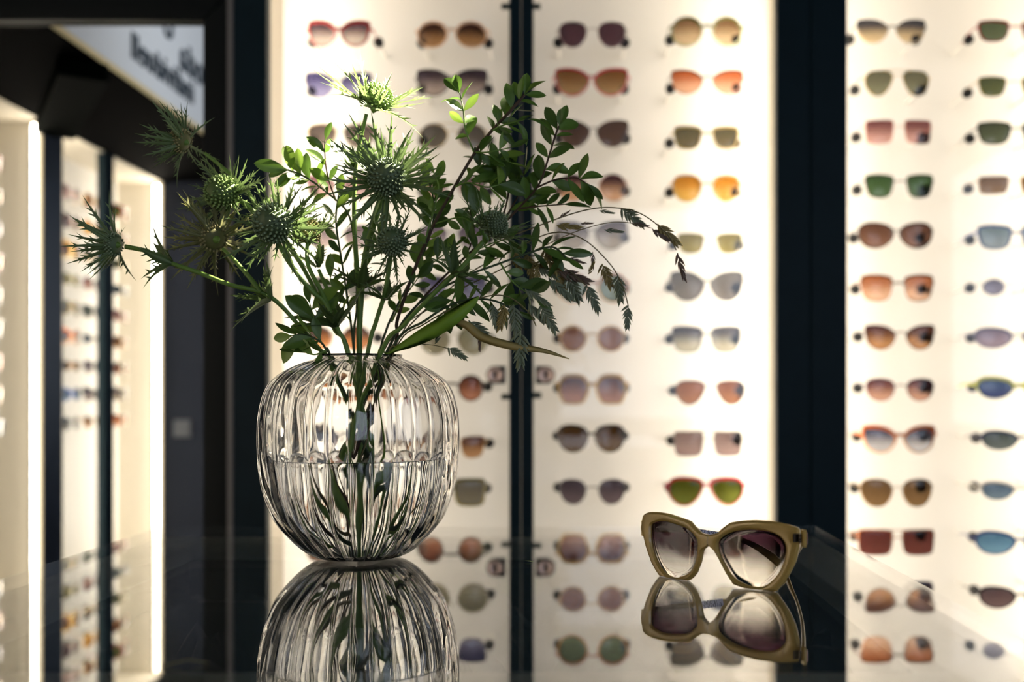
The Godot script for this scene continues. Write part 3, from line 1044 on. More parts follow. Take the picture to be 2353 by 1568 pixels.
func branch(label: String, q: Dictionary) -> void:
	var b0: Array = q.main[0]
	var o := thing(q.get("name", "leafy_branch"), label, "branch", P(b0[0], b0[1], ZV - b0[2]), "green leafy branches in the vase")
	var tones: Array = q.get("tones", [M.leaf_deep, M.leaf_mid, M.leaf_mid, M.leaf_light])
	var kind: String = q.get("kind", "leaf")
	var path := stem(o, q.main, q.get("r0", 3.0), q.get("r1", 2.2), q.get("bark", M.stem_dark))
	leaves(o, path, q.t, q.n, q.len, kind, q.get("spread", 50.0), tones)
	for s in q.get("subs", []):
		var p2 := stem(o, s[0], 2.4, 1.2, q.get("twig", M.stem_green), "twig")
		leaves(o, p2, 0.25, s[1], s[2], s[3] if s.size() > 3 else kind, q.get("spread", 50.0), tones)
	for s in q.get("singles", []):   # [column, row, in front, right, up, length, tone]
		var l: float = s[5] * ZV / F
		part(o, "leaf", bases[kind][rng.randi() % 4], tones[s[6] % tones.size()], Transform3D(looking(Vector3(s[3], s[4], rng.randf_range(-0.2, 0.2)), Vector3(rng.randf_range(-0.3, 0.3), 0.3, 1)).scaled_local(Vector3(l, l, l)), P(s[0], s[1], ZV - s[2])))


func oats(label: String, main: Array, list: Array, extra := []) -> void:
	var o := thing("grass_stalk", label, "grass stalk", P(main[0][0], main[0][1], ZV - main[0][2]), "sea oat stalks in the vase")
	var paths := [stem(o, main, 1.8, 1.2, M.stem_straw)]
	for e in extra:
		paths.append(stem(o, e, 1.2, 0.8, M.stem_straw, "twig"))
	for s in list:   # [column, row, right, up, length, material, shape]
		var best := Vector3.ZERO
		var at := P(s[0], s[1], ZV)
		var dist := 9.0
		for p in paths:
			for v in p:
				var dd := Vector2(v.x - at.x, v.y - at.y).length()
				if dd < dist:
					dist = dd
					best = v
		at = P(s[0], s[1], -best.z)
		var l: float = s[4] * ZV / F
		var d := Vector3(s[2], s[3], rng.randf_range(-0.25, 0.25)).normalized()
		var sp := part(o, "spikelet", bases.oat[s[6]], s[5], Transform3D(looking(d, Vector3(rng.randf_range(-0.5, 0.5), 0.2, 1)).scaled_local(Vector3(l, l, l)), at))
		if dist > 0.001:
			var b := MB.new()
			b.tube(PackedVector3Array([best, best.lerp(at, 0.5) + Vector3(0, 0.002, 0), at + d * 0.001]), [0.0004, 0.0003], 5)
			part(sp, "pedicel", b.mesh(), M.stem_straw)


func ribbon(label: String, pts: Array, w: float, m: Material) -> void:
	var path := way(pts)
	var o := thing("reed_grass", label, "grass blade", path[0])
	var b := MB.new()
	b.start()
	var rows := []
	for k in path.size():
		var t := float(k) / (path.size() - 1)
		var d := (path[mini(k + 1, path.size() - 1)] - path[maxi(k - 1, 0)]).normalized()
		var s := d.cross(Vector3(0.1, 0.25, 1.0)).normalized()
		var up := s.cross(d)
		var hw := w * ZV / F * 0.5 * (0.1 + 0.9 * smoothstep(0.28, 0.6, t)) * (1.0 if t < 0.7 else 1.0 - 0.93 * pow((t - 0.7) / 0.3, 1.3))
		rows.append(PackedVector3Array([path[k] - s * hw - up * hw * 0.35, path[k] - up * 0.0003, path[k] + s * hw - up * hw * 0.35, path[k] + up * 0.0002]))
	b.grid(rows, true)
	part(o, "blade", b.mesh(), m)


func thistle(label: String, q: Dictionary) -> void:
	var b0: Array = q.main[0]
	var o := thing("thistle", label, "thistle", P(b0[0], b0[1], ZV - b0[2]), "thistle stems in the vase")
	stem(o, q.main, q.get("r0", 4.6), q.get("r1", 5.4), M.stem_green)
	for s in q.get("subs", []):
		stem(o, s, 6.0, 4.0, M.stem_green, "side_stem")
	for w in q.get("whorls", []):
		whorl(o, w)
	for h in q.heads:
		head(o, h)


func bouquet() -> void:
	plant_shapes()
	var bg: Material = M.bract_green
	var cg: Material = M.cone_green
	var cy: Material = M.cone_grey
	thistle("thistle stem leaning far left with two heads turned away, the outermost over the cream bay", {
		"main": [[935, 1232, -0.02], [765, 850, 0.012], [742, 812, 0.014], [690, 752, 0.02], [640, 697, 0.025], [595, 670, 0.03], [530, 655, 0.035], [460, 628, 0.035], [385, 602, 0.035], [340, 578, 0.03], [288, 567, 0.03]],
		"subs": [[[600, 672, 0.03], [575, 640, 0.03], [545, 605, 0.025], [512, 572, 0.02]]],
		"whorls": [[398, 606, 0.035, Vector3(-1, 0.25, 0.1), 5, 85.0, 45.0], [625, 690, 0.027, Vector3(-0.75, 0.5, 0.2), 7, 105.0, 40.0]],
		"heads": [[255, 562, 0.03, Vector3(-1, 0.12, -0.3), 100.0, 30.0, 20, 42.0, bg, cy, 0], [488, 545, 0.018, Vector3(-0.65, 0.35, -0.7), 112.0, 36.0, 20, 25.0, M.bract_tan, M.cone_tan, 0]]})
	thistle("thistle stem with a front facing cone and a higher head turned to the mirror", {
		"main": [[885, 1240, -0.03], [805, 826, 0.0], [770, 760, -0.005], [735, 690, -0.01], [680, 590, -0.01], [610, 515, -0.01], [565, 470, 0.0], [530, 450, 0.01]],
		"subs": [[[610, 515, -0.01], [575, 450, -0.015], [520, 393, -0.015], [470, 352, -0.012]]],
		"heads": [[412, 322, -0.012, Vector3(-1, 0.4, -0.25), 98.0, 32.0, 20, 25.0, bg, M.cone_tan, 0], [506, 441, 0.02, Vector3(-0.45, 0.12, 0.85), 95.0, 45.0, 20, 18.0, bg, cg, 0]]})
	thistle("thistle stem at left centre carrying a large front facing head and an upright one", {
		"main": [[912, 1236, 0.02], [803, 826, 0.02], [780, 765, 0.02], [748, 698, 0.02], [718, 671, 0.025], [680, 625, 0.03], [648, 575, 0.03], [630, 525, 0.03]],
		"subs": [[[765, 730, 0.02], [738, 670, 0.018], [708, 610, 0.016], [706, 560, 0.015]], [[775, 745, 0.02], [762, 690, 0.01], [732, 620, 0.005]]],
		"whorls": [[774, 752, 0.02, Vector3(-0.25, 0.9, 0.2), 8, 112.0, 38.0], [730, 615, 0.005, Vector3(-0.1, 1, 0.1), 4, 70.0, 55.0]],
		"heads": [[625, 511, 0.04, Vector3(-0.2, 0.2, 0.95), 118.0, 50.0, 22, 15.0, bg, cy, 0], [706, 535, 0.015, Vector3(-0.08, 1, 0.2), 100.0, 34.0, 18, 48.0, bg, M.cone_tan, 1]]})
	thistle("tall central thistle stem with the topmost sunlit head and the large head below it", {
		"main": [[834, 1245, 0.0], [826, 826, 0.01], [830, 680, 0.01], [838, 600, 0.015], [850, 545, 0.02], [866, 490, 0.03], [884, 420, 0.035]], "r0": 6.5, "r1": 7.5,
		"subs": [[[829, 700, 0.01], [819, 600, 0.0], [814, 500, 0.0], [816, 400, 0.005], [828, 325, 0.01], [842, 262, 0.015]]],
		"whorls": [[812, 385, 0.004, Vector3(0, 1, 0.1), 6, 85.0, 52.0], [830, 665, 0.01, Vector3(0, 1, 0.1), 6, 95.0, 40.0]],
		"heads": [[866, 222, 0.018, Vector3(0.3, 0.9, 0.35), 126.0, 43.0, 18, 24.0, M.bract_pale, cg, 0], [888, 404, 0.045, Vector3(0.05, 0.3, 0.95), 130.0, 47.0, 24, 14.0, bg, cy, 0]]})
	thistle("short thistle stem at the centre with a small head just under the large one", {
		"main": [[772, 1236, 0.03], [842, 826, 0.02], [864, 740, 0.02], [884, 675, 0.025], [896, 600, 0.03], [900, 565, 0.035]],
		"whorls": [[885, 690, 0.024, Vector3(0.1, 1, 0.2), 6, 78.0, 40.0]],
		"heads": [[901, 552, 0.04, Vector3(0.02, 0.45, 0.9), 80.0, 37.0, 18, 12.0, bg, cy, 0]]})
	thistle("thistle stem leaning right with a long cone in front of the dark stile", {
		"main": [[722, 1234, 0.0], [868, 826, 0.03], [925, 750, 0.04], [1000, 672, 0.045], [1060, 615, 0.045], [1110, 556, 0.045]],
		"whorls": [[1040, 632, 0.045, Vector3(0.55, 0.75, 0.2), 7, 85.0, 28.0]],
		"heads": [[1136, 520, 0.045, Vector3(0.45, 0.75, 0.4), 92.0, 33.0, 20, 28.0, bg, cy, 1]]})

	branch("leafy branch at upper left, its oval leaves in front of the white display", {
		"main": [[868, 1242, -0.02], [815, 828, -0.02], [820, 700, -0.03], [814, 560, -0.035], [798, 488, -0.03], [748, 440, -0.02], [700, 406, -0.015], [660, 390, -0.01]],
		"t": 0.7, "n": 5, "len": 66.0, "subs": [[[[772, 462, -0.025], [752, 400, -0.015], [746, 345, -0.01], [748, 322, -0.01]], 4, 56.0]], "twig": M.stem_wood, "tones": [M.leaf_mid, M.leaf_light, M.leaf_mid],
		"singles": [[663, 391, -0.01, -1.0, -0.1, 58.0, 0], [672, 383, -0.01, -0.35, 0.95, 54.0, 1], [690, 393, -0.012, -0.1, 1.0, 52.0, 1], [676, 398, -0.012, -0.8, -0.6, 56.0, 0]]})
	branch("tall woody branch that rises right of centre to the dark stile", {
		"main": [[742, 1236, 0.02], [898, 826, 0.01], [912, 740, 0.0], [935, 670, -0.005], [960, 600, -0.005], [1000, 510, -0.01], [1050, 420, -0.01], [1092, 350, -0.01], [1132, 298, -0.005], [1168, 260, 0.0], [1205, 218, 0.0]],
		"r0": 4.0, "r1": 3.4, "bark": M.stem_wood, "t": 0.8, "n": 5, "len": 58.0,
		"subs": [[[[1090, 352, -0.01], [1070, 300, -0.005], [1064, 250, 0.0], [1056, 212, 0.0]], 4, 55.0], [[[1130, 300, -0.005], [1165, 285, 0.0], [1205, 275, 0.005]], 3, 60.0, "thin_leaf"], [[[1045, 430, -0.01], [1090, 395, -0.015], [1130, 365, -0.01], [1168, 372, -0.01]], 4, 58.0], [[[975, 560, -0.005], [1000, 470, -0.015], [1008, 430, -0.02], [998, 400, -0.02]], 4, 50.0], [[[1000, 515, -0.01], [1060, 500, 0.0], [1100, 525, 0.005]], 3, 45.0], [[[1045, 430, -0.01], [1075, 420, 0.0], [1120, 430, 0.005], [1160, 420, 0.0]], 5, 60.0], [[[1092, 350, -0.01], [1120, 350, 0.0], [1170, 340, 0.0]], 3, 55.0]],
		"singles": [[1056, 214, 0.0, -0.6, 0.8, 62.0, 0], [1206, 216, 0.0, 0.08, 1.0, 50.0, 2], [1206, 218, 0.0, 1.0, 0.05, 50.0, 1], [1192, 228, 0.0, -0.25, 1.0, 48.0, 2]]})
	branch("leafy branch on the right whose tip stands clear beside the dark stile", {
		"main": [[756, 1240, -0.03], [885, 826, -0.01], [960, 700, -0.02], [1070, 590, -0.025], [1150, 520, -0.02], [1200, 470, -0.015], [1238, 425, -0.01], [1258, 370, -0.01], [1275, 315, -0.01], [1284, 290, -0.01]],
		"singles": [[1330, 411, 0.0, 0.35, 0.9, 62.0, 1], [1350, 422, 0.0, 0.65, -0.75, 52.0, 0], [1285, 290, -0.01, 0.05, 1.0, 40.0, 1]], "t": 0.58, "n": 8, "len": 62.0, "twig": M.stem_wood, "bark": M.stem_wood, "tones": [M.leaf_deep, M.leaf_mid, M.leaf_mid],
		"subs": [[[[1232, 432, -0.01], [1280, 412, -0.005], [1325, 410, 0.0], [1348, 422, 0.0]], 3, 62.0], [[[1190, 480, -0.015], [1240, 474, -0.01], [1295, 470, -0.005]], 4, 60.0, "thin_leaf"], [[[1150, 520, -0.02], [1168, 440, -0.025], [1150, 400, -0.03], [1120, 380, -0.03]], 6, 72.0], [[[1150, 520, -0.02], [1195, 440, -0.03], [1205, 390, -0.03]], 4, 70.0], [[[1070, 590, -0.025], [1090, 530, -0.03], [1075, 470, -0.03]], 5, 62.0]]})
	branch("dense leafy branch low on the right between the thistle and the grasses", {
		"main": [[705, 1230, -0.01], [880, 826, 0.01], [960, 700, 0.01], [1060, 640, 0.01], [1150, 605, 0.005], [1220, 580, 0.0], [1270, 568, 0.0], [1300, 592, 0.005]],
		"t": 0.45, "n": 10, "len": 66.0, "kind": "thin_leaf", "tones": [M.leaf_deep, M.leaf_deep, M.leaf_mid],
		"subs": [[[[1060, 640, 0.01], [1085, 585, 0.0], [1130, 560, -0.01], [1190, 545, -0.01]], 5, 62.0, "leaf"], [[[1060, 640, 0.01], [1040, 690, 0.02], [1025, 712, 0.02]], 3, 66.0, "leaf"], [[[1150, 605, 0.005], [1180, 650, 0.01], [1230, 685, 0.01]], 4, 58.0, "leaf"]]})
	branch("low narrow leaved branch spreading right just above the vase", {
		"main": [[792, 1240, 0.035], [890, 826, 0.02], [980, 735, 0.025], [1060, 692, 0.025], [1130, 690, 0.025], [1185, 715, 0.02]],
		"t": 0.5, "n": 7, "len": 62.0, "kind": "thin_leaf", "tones": [M.leaf_deep, M.leaf_deep, M.leaf_mid]})
	branch("leafy branch hidden behind the central heads with small round leaves", {
		"main": [[810, 1240, -0.04], [868, 826, -0.02], [940, 650, -0.03], [982, 560, -0.035], [998, 480, -0.03], [985, 415, -0.03]],
		"t": 0.42, "n": 11, "len": 56.0, "tones": [M.leaf_deep, M.leaf_mid, M.leaf_light], "subs": [[[[940, 650, -0.03], [1000, 600, -0.03], [1040, 572, -0.03]], 5, 52.0], [[[900, 740, -0.02], [925, 690, -0.01], [960, 640, 0.0]], 4, 52.0]]})
	branch("leafy branch standing behind the two tall central stems", {
		"main": [[850, 1240, -0.045], [815, 826, -0.025], [800, 700, -0.035], [785, 600, -0.035], [772, 510, -0.03], [778, 450, -0.03]],
		"t": 0.4, "n": 10, "len": 60.0, "tones": [M.leaf_deep, M.leaf_mid, M.leaf_light], "subs": [[[[795, 660, -0.035], [850, 600, -0.03], [870, 540, -0.03]], 4, 58.0], [[[808, 740, -0.03], [770, 690, -0.03], [760, 640, -0.03]], 4, 58.0]]})
	branch("short leafy shoot drooping over the left of the vase's mouth", {
		"main": [[918, 1234, 0.022], [768, 840, 0.02], [752, 808, 0.025], [735, 785, 0.03], [700, 770, 0.03], [672, 772, 0.03]],
		"t": 0.6, "n": 4, "len": 62.0, "tones": [M.leaf_mid, M.leaf_mid, M.leaf_light],
		"subs": [[[[750, 805, 0.025], [725, 815, 0.035], [705, 812, 0.035]], 2, 58.0], [[[738, 788, 0.03], [722, 735, 0.02], [712, 698, 0.015]], 3, 72.0]]})

	var ob: Material = M.oat_blue
	var ot: Material = M.oat_tan
	var on: Material = M.oat_brown
	oats("longest sea oat stalk arching furthest right over the olive lenses", [[732, 1232, -0.02], [893, 826, -0.01], [1000, 665, -0.02], [1130, 565, -0.02], [1230, 522, -0.01], [1330, 487, -0.01], [1400, 477, -0.01], [1470, 490, 0.0], [1530, 535, 0.0], [1554, 575, 0.0]],
		[[1428, 480, 0.75, -0.6, 78.0, ob, 0], [1452, 514, 1.0, -0.12, 48.0, on, 2], [1500, 527, 0.7, -0.5, 56.0, on, 1], [1512, 516, 0.72, -0.65, 84.0, ot, 1], [1557, 583, 0.3, -1.0, 76.0, on, 2], [1378, 484, 1.0, -0.15, 42.0, ob, 2], [1285, 500, 0.8, 0.5, 34.0, on, 2], [1335, 462, 0.75, 0.6, 40.0, on, 2]], [[[1230, 575, -0.01], [1330, 530, -0.005], [1420, 510, 0.0], [1500, 525, 0.0]]])
	oats("sea oat stalk curving down to a single hanging tassel right of the stile", [[704, 1230, 0.01], [885, 826, -0.02], [1050, 650, -0.03], [1180, 575, -0.02], [1270, 535, -0.01], [1340, 550, -0.01], [1400, 605, -0.01], [1430, 655, 0.0], [1444, 705, 0.0]],
		[[1384, 608, 0.35, -0.95, 74.0, ot, 0], [1420, 635, 0.1, -1.0, 76.0, ob, 0], [1348, 655, 0.4, -0.9, 84.0, ob, 0], [1443, 703, -0.05, -1.0, 68.0, ob, 0], [1280, 518, 1.0, -0.12, 66.0, ot, 1], [1335, 514, 1.0, 0.05, 34.0, on, 2], [1362, 580, 0.0, -1.0, 46.0, on, 2], [1352, 630, 0.3, 0.6, 40.0, ot, 2], [1305, 592, 0.95, -0.35, 50.0, on, 2], [1390, 528, 1.0, -0.1, 52.0, ob, 2]])
	oats("sea oat stalk with tan tassels crowded in front of the dark stile", [[766, 1238, 0.0], [872, 826, 0.0], [1000, 700, -0.005], [1130, 630, -0.01], [1230, 588, -0.01], [1300, 618, -0.005], [1345, 655, 0.0]],
		[[1212, 585, 0.2, -1.0, 72.0, ot, 0], [1250, 576, 0.5, -0.9, 78.0, ot, 0], [1275, 600, 0.3, -1.0, 84.0, ot, 0], [1232, 612, 0.9, -0.5, 72.0, ob, 0], [1262, 640, 0.7, -0.7, 92.0, ob, 1], [1285, 624, 0.95, -0.35, 92.0, on, 1], [1180, 578, 0.3, -0.9, 62.0, ot, 0], [1242, 600, -0.2, -1.0, 62.0, ot, 0], [1305, 632, 0.4, -0.9, 84.0, ob, 0], [1180, 600, 0.95, -0.2, 80.0, ot, 1]])
	oats("lowest sea oat stalk with blue green tassels hanging beside the lock", [[784, 1236, 0.04], [898, 826, 0.02], [980, 742, 0.025], [1090, 690, 0.03], [1160, 680, 0.03], [1212, 715, 0.03], [1232, 750, 0.03]],
		[[1208, 666, 0.8, -0.55, 78.0, ob, 1], [1242, 704, 0.5, -0.85, 84.0, ob, 0], [1215, 700, 0.6, -0.7, 66.0, ob, 1], [1180, 702, 0.1, -1.0, 84.0, ob, 0], [1196, 762, 0.0, -1.0, 102.0, ob, 0], [1132, 702, 0.2, -1.0, 66.0, ob, 0], [1160, 702, -0.2, -1.0, 72.0, ot, 0], [1078, 738, 0.75, -0.65, 84.0, ob, 0], [1030, 800, 0.85, -0.5, 58.0, ob, 0], [1102, 770, 0.0, -1.0, 42.0, on, 2], [1000, 790, 0.3, 0.8, 48.0, ob, 1]], [[[960, 790, 0.03], [1000, 794, 0.03], [1032, 802, 0.03]]])
	ribbon("broad bright green grass blade arching right from the vase's mouth", [[900, 1236, 0.0], [868, 840, 0.02], [893, 812, 0.03], [950, 782, 0.035], [1020, 742, 0.04], [1075, 702, 0.04], [1100, 682, 0.04]], 36.0, M.blade_green)
	ribbon("long thin browning grass blade whose tip droops below the round brown sunglasses", [[950, 1230, 0.0], [892, 840, 0.02], [930, 795, 0.025], [990, 752, 0.03], [1060, 742, 0.035], [1110, 775, 0.035], [1180, 795, 0.035], [1250, 806, 0.03], [1308, 825, 0.025]], 20.0, M.oat_tan)


# ------------------------------------------------------------------ the sunglasses on the table
func halfplane(px: float, py: float, right: bool) -> Array:   # [point, normal]: the front is two faces that meet at the nose
	var x0 := 319.0 / F * 0.854
	var a := (px - VX) / F
	var phi := deg_to_rad(33.0 if right else 47.0)
	var t := (a * 0.854 - x0) / (cos(phi) + a * sin(phi))
	var z := 0.854 - sin(phi) * t
	var bent := deg_to_rad(40.0 + clampf(t / 0.02, -1.0, 1.0) * -7.0)
	return [P(px, py, z), Vector3(-sin(bent), 0, cos(bent))]


func radial(loop: Array, c: Vector2, n: int) -> Array:
	var out := []
	for k in n:
		var d := Vector2.from_angle(TAU * k / n)
		var best := 0.0
		for i in loop.size():
			var a: Vector2 = loop[i] - c
			var b: Vector2 = loop[(i + 1) % loop.size()] - c
			var e := b - a
			var den := d.cross(e)
			if absf(den) < 1e-6:
				continue
			var t := a.cross(e) / den
			var u := a.cross(d) / den
			if t > best and u >= -0.001 and u <= 1.001:
				best = t
		out.append(c + d * best)
	return out


func v2(flat: Array) -> Array:
	var out := []
	for k in range(0, flat.size(), 2):
		out.append(Vector2(flat[k], flat[k + 1]))
	return out


func hero() -> void:
	var at := P(1625, 1345, 0.854)
	at.y = TOP
	var o := thing("sunglasses", "large champagne glitter framed sunglasses standing on the glass table", "sunglasses", at)
	var lo := [v2([1629, 1230, 1611, 1227, 1594, 1211, 1583, 1198, 1560, 1189.5, 1534, 1181, 1512, 1177.5, 1491, 1177, 1477, 1181.5, 1472.5, 1189, 1472.5, 1222, 1480, 1255, 1493, 1293, 1504, 1313, 1512.5, 1326, 1527, 1331, 1543, 1335.5, 1560, 1337, 1574, 1337, 1584, 1333.5, 1590, 1328, 1598, 1318, 1608, 1293, 1613, 1266, 1619, 1259, 1628, 1257]),
		v2([1622, 1230, 1644, 1227, 1657.5, 1215, 1675, 1201.5, 1706, 1197, 1734, 1195.5, 1775, 1198.5, 1808, 1205.5, 1835, 1214, 1836, 1236, 1835.5, 1257, 1827, 1293, 1810.5, 1326, 1783.5, 1360, 1765, 1361, 1747.5, 1360.8, 1715, 1356, 1682.5, 1345, 1666, 1320, 1646.5, 1282, 1634, 1261, 1622, 1257])]
	var li := [v2([1493.7, 1211, 1502, 1201.4, 1523.7, 1198, 1551, 1205.5, 1575.6, 1215, 1592, 1230, 1600, 1244, 1600.5, 1268, 1594.7, 1295.6, 1581, 1317.5, 1554, 1328.4, 1529, 1320, 1510, 1295.6, 1496, 1254.7]),
		v2([1648, 1249, 1657.5, 1235.5, 1682, 1223, 1714.8, 1217.8, 1747.6, 1219, 1780, 1227, 1799.5, 1243.7, 1805, 1265.6, 1797, 1301, 1780, 1328.4, 1755.8, 1347.5, 1734, 1349.7, 1706.7, 1342, 1682, 1325.6, 1665.7, 1301, 1652, 1273.8])]
	var N := 140
	var mid := [Vector2(1545, 1262), Vector2(1728, 1282)]
	var fr := MB.new()
	for h in 2:
		var outer := radial(lo[h], mid[h], N)
		var inner := radial(catmull(li[h], 6, true), mid[h], N)
		# soften the outer outline a little
		var soft := []
		for k in N:
			soft.append(outer[k] * 0.7 + (outer[(k + 1) % N] + outer[(k - 1 + N) % N]) * 0.15)
		var rows := []
		for q in [[0.0, 0.0, -0.0046], [0.0, 0.0, -0.0012], [0.0, 0.0, -0.0012], [0.0, 0.0014, 0.0001], [0.0, 0.0014, 0.0001], [0.5, 0.0, 0.0007], [1.0, -0.002, 0.0001], [1.0, -0.002, 0.0001], [1.0, -0.0003, -0.0014], [1.0, -0.0003, -0.0014], [1.0, 0.0, -0.0022], [1.0, -0.0004, -0.0042], [1.0, -0.0014, -0.0052], [0.0, 0.001, -0.0052]]:
			var row := PackedVector3Array()
			for k in N:
				var pi: Array = halfplane(inner[k].x, inner[k].y, h == 1)
				var po: Array = halfplane(soft[k].x, soft[k].y, h == 1)
				var span: Vector3 = po[0] - pi[0]
				var p: Vector3 = pi[0].lerp(po[0], q[0]) + span.normalized() * q[1]
				var nn: Vector3 = pi[1].lerp(po[1], q[0]).normalized()
				p += nn * q[2]
				p.y = maxf(p.y, TOP + 0.0002)
				row.append(p)
			rows.append(row)
		rows.append(rows[0])
		fr.start()
		fr.grid(rows, true)
		fr.outward()
		# gradient lens
		var ln := MB.new()
		ln.start()
		rows = []
		var cols := []
		var y_hi := P(0, 1200 if h == 0 else 1220, 0.88 if h == 0 else 0.81).y
		var y_lo := P(0, 1325 if h == 0 else 1345, 0.88 if h == 0 else 0.81).y
		for q in [[0.0, -0.0021], [0.5, -0.0022], [0.8, -0.0024], [1.0, -0.0027], [1.0, -0.0042], [0.8, -0.0039], [0.5, -0.0037], [0.0, -0.0036]]:
			var row := PackedVector3Array()
			var cr := []
			for k in N:
				var e: Vector2 = mid[h] + (inner[k] - mid[h]) * (1.0 + 0.012) * q[0]
				var pi: Array = halfplane(e.x, e.y, h == 1)
				var p: Vector3 = pi[0] + pi[1] * q[1]
				row.append(p)
				var t := smoothstep(0.36, 1.0, (y_hi - p.y) / (y_hi - y_lo))
				var c := Color(0.032, 0.015, 0.022).lerp(Color(0.93, 0.9, 0.84), t)
				cr.append(c)
			rows.append(row)
			cols.append(cr)
		ln.grid(rows, true, cols)
		ln.outward()
		part(o, "lens", ln.mesh(), M.lens_clear)
	part(o, "frame", fr.mesh(), M.glitter_acetate)
	# temples, half folded in
	for q in [[[1477, 1213, 0.911], [1490, 1214, 0.921], [1520, 1216, 0.93], [1560, 1219, 0.935], [1627, 1225, 0.936], [1690, 1237, 0.93], [1735, 1255, 0.921], [1772, 1279, 0.913], [1794, 1300, 0.907], [1803, 1313, 0.903]], [[1845, 1237, 0.806], [1846, 1242, 0.825], [1845, 1248, 0.85], [1840, 1258, 0.87], [1830, 1273, 0.89], [1817, 1288, 0.905], [1806, 1300, 0.92], [1790, 1306, 0.93]]]:
		var w := []
		for p in q[0] if q[0][0] is Array else q:
			w.append(P(p[0], p[1], p[2]))
		var path := PackedVector3Array(catmull(w, 6))
		var radii := []
		for k in path.size():
			var t := float(k) / (path.size() - 1)
			radii.append(lerpf(0.0034, 0.0023, smoothstep(0.0, 0.45, t)) + 0.0012 * smoothstep(0.6, 0.8, t) * (1.0 if k < path.size() - 2 else 0.6))
		for k in path.size():
			path[k].y = maxf(path[k].y, TOP + radii[k] + 0.0002)
		var b := MB.new()
		b.tube(path, radii, 12, Vector3.UP, 0.55)
		var tp := part(o, "temple", b.mesh(), M.glitter_acetate)
		b = MB.new()
		b.tube(path, [0.0007], 6)
		part(tp, "core_wire", b.mesh(), M.hinge_metal)
	# hinge and the metal ornament at the near end, a second one at the far end
	for q in [[1846.0, 1237.0, 0.805, 1.0, 0.2], [1481.0, 1214.0, 0.913, -1.0, 0.9]]:
		var c := P(q[0], q[1], q[2])
		var bs := Basis(Vector3.UP, q[4])
		var b := MB.new()
		b.box(c + Vector3(0.0, 0, 0.001), Vector3(0.0026, 0.0135, 0.006), 0.001, bs)
		part(o, "end_piece", b.mesh(), M.glitter_acetate)
		b = MB.new()
		b.box(c + Vector3(0.0021 * q[3], 0, 0.0005), Vector3(0.0013, 0.0095, 0.005), 0.0005, bs)
		if q[3] > 0.0:
			part(o, "metal_plate", b.mesh(), M.rose_metal)
		b = MB.new()
		for k in [-1, 0, 1]:
			b.lathe([Vector2(0, -0.001), Vector2(0.0011, -0.001), Vector2(0.0011, 0.001), Vector2(0, 0.001)], 12, c + Vector3(-0.0026 * q[3], k * 0.0023, 0.0006))
		b.box(c + Vector3(-0.0056 * q[3], 0, -0.001 if q[3] > 0 else 0.001), Vector3(0.005, 0.0066, 0.0016), 0.0003, Basis(Vector3.UP, 0.55 if q[3] > 0 else 0.8))
		part(o, "hinge", b.mesh(), M.hinge_metal)
	# price sticker on the far temple
	var a := P(1604, 1222.5, 0.9325)
	var e := P(1662, 1231.5, 0.9305)
	var dx := (e - a).normalized()
	var bs2 := Basis(dx, dx.cross(Vector3.FORWARD).normalized() * -1.0, Vector3(0, 0, 1))
	bs2.y = Vector3(0, 0, 1).cross(dx).normalized()
	bs2.z = dx.cross(bs2.y).normalized()
	var st := MB.new()
	st.box((a + e) / 2.0 + bs2.z * 0.0016 + bs2.y * -0.0006, Vector3((e - a).length(), 0.0066, 0.0003), 0.0001, bs2)
	var sk := part(o, "sticker", st.mesh(), M.sticker)
	sk.set_meta("label", "pale lilac price sticker with small black print")
	var f := SystemFont.new()
	f.font_names = PackedStringArray(["Droid Sans"])
	for r in 2:
		var tm := TextMesh.new()
		tm.text = ["47 55019", "900.6"][r]
		tm.font = f
		tm.font_size = 48
		tm.pixel_size = 0.0042 / 48.0
		tm.depth = 0.0001
		part(sk, "lettering", tm, M.ink, Transform3D(bs2, (a + e) / 2.0 + bs2.z * 0.0018 + bs2.y * (0.0011 - 0.0031 * r)))


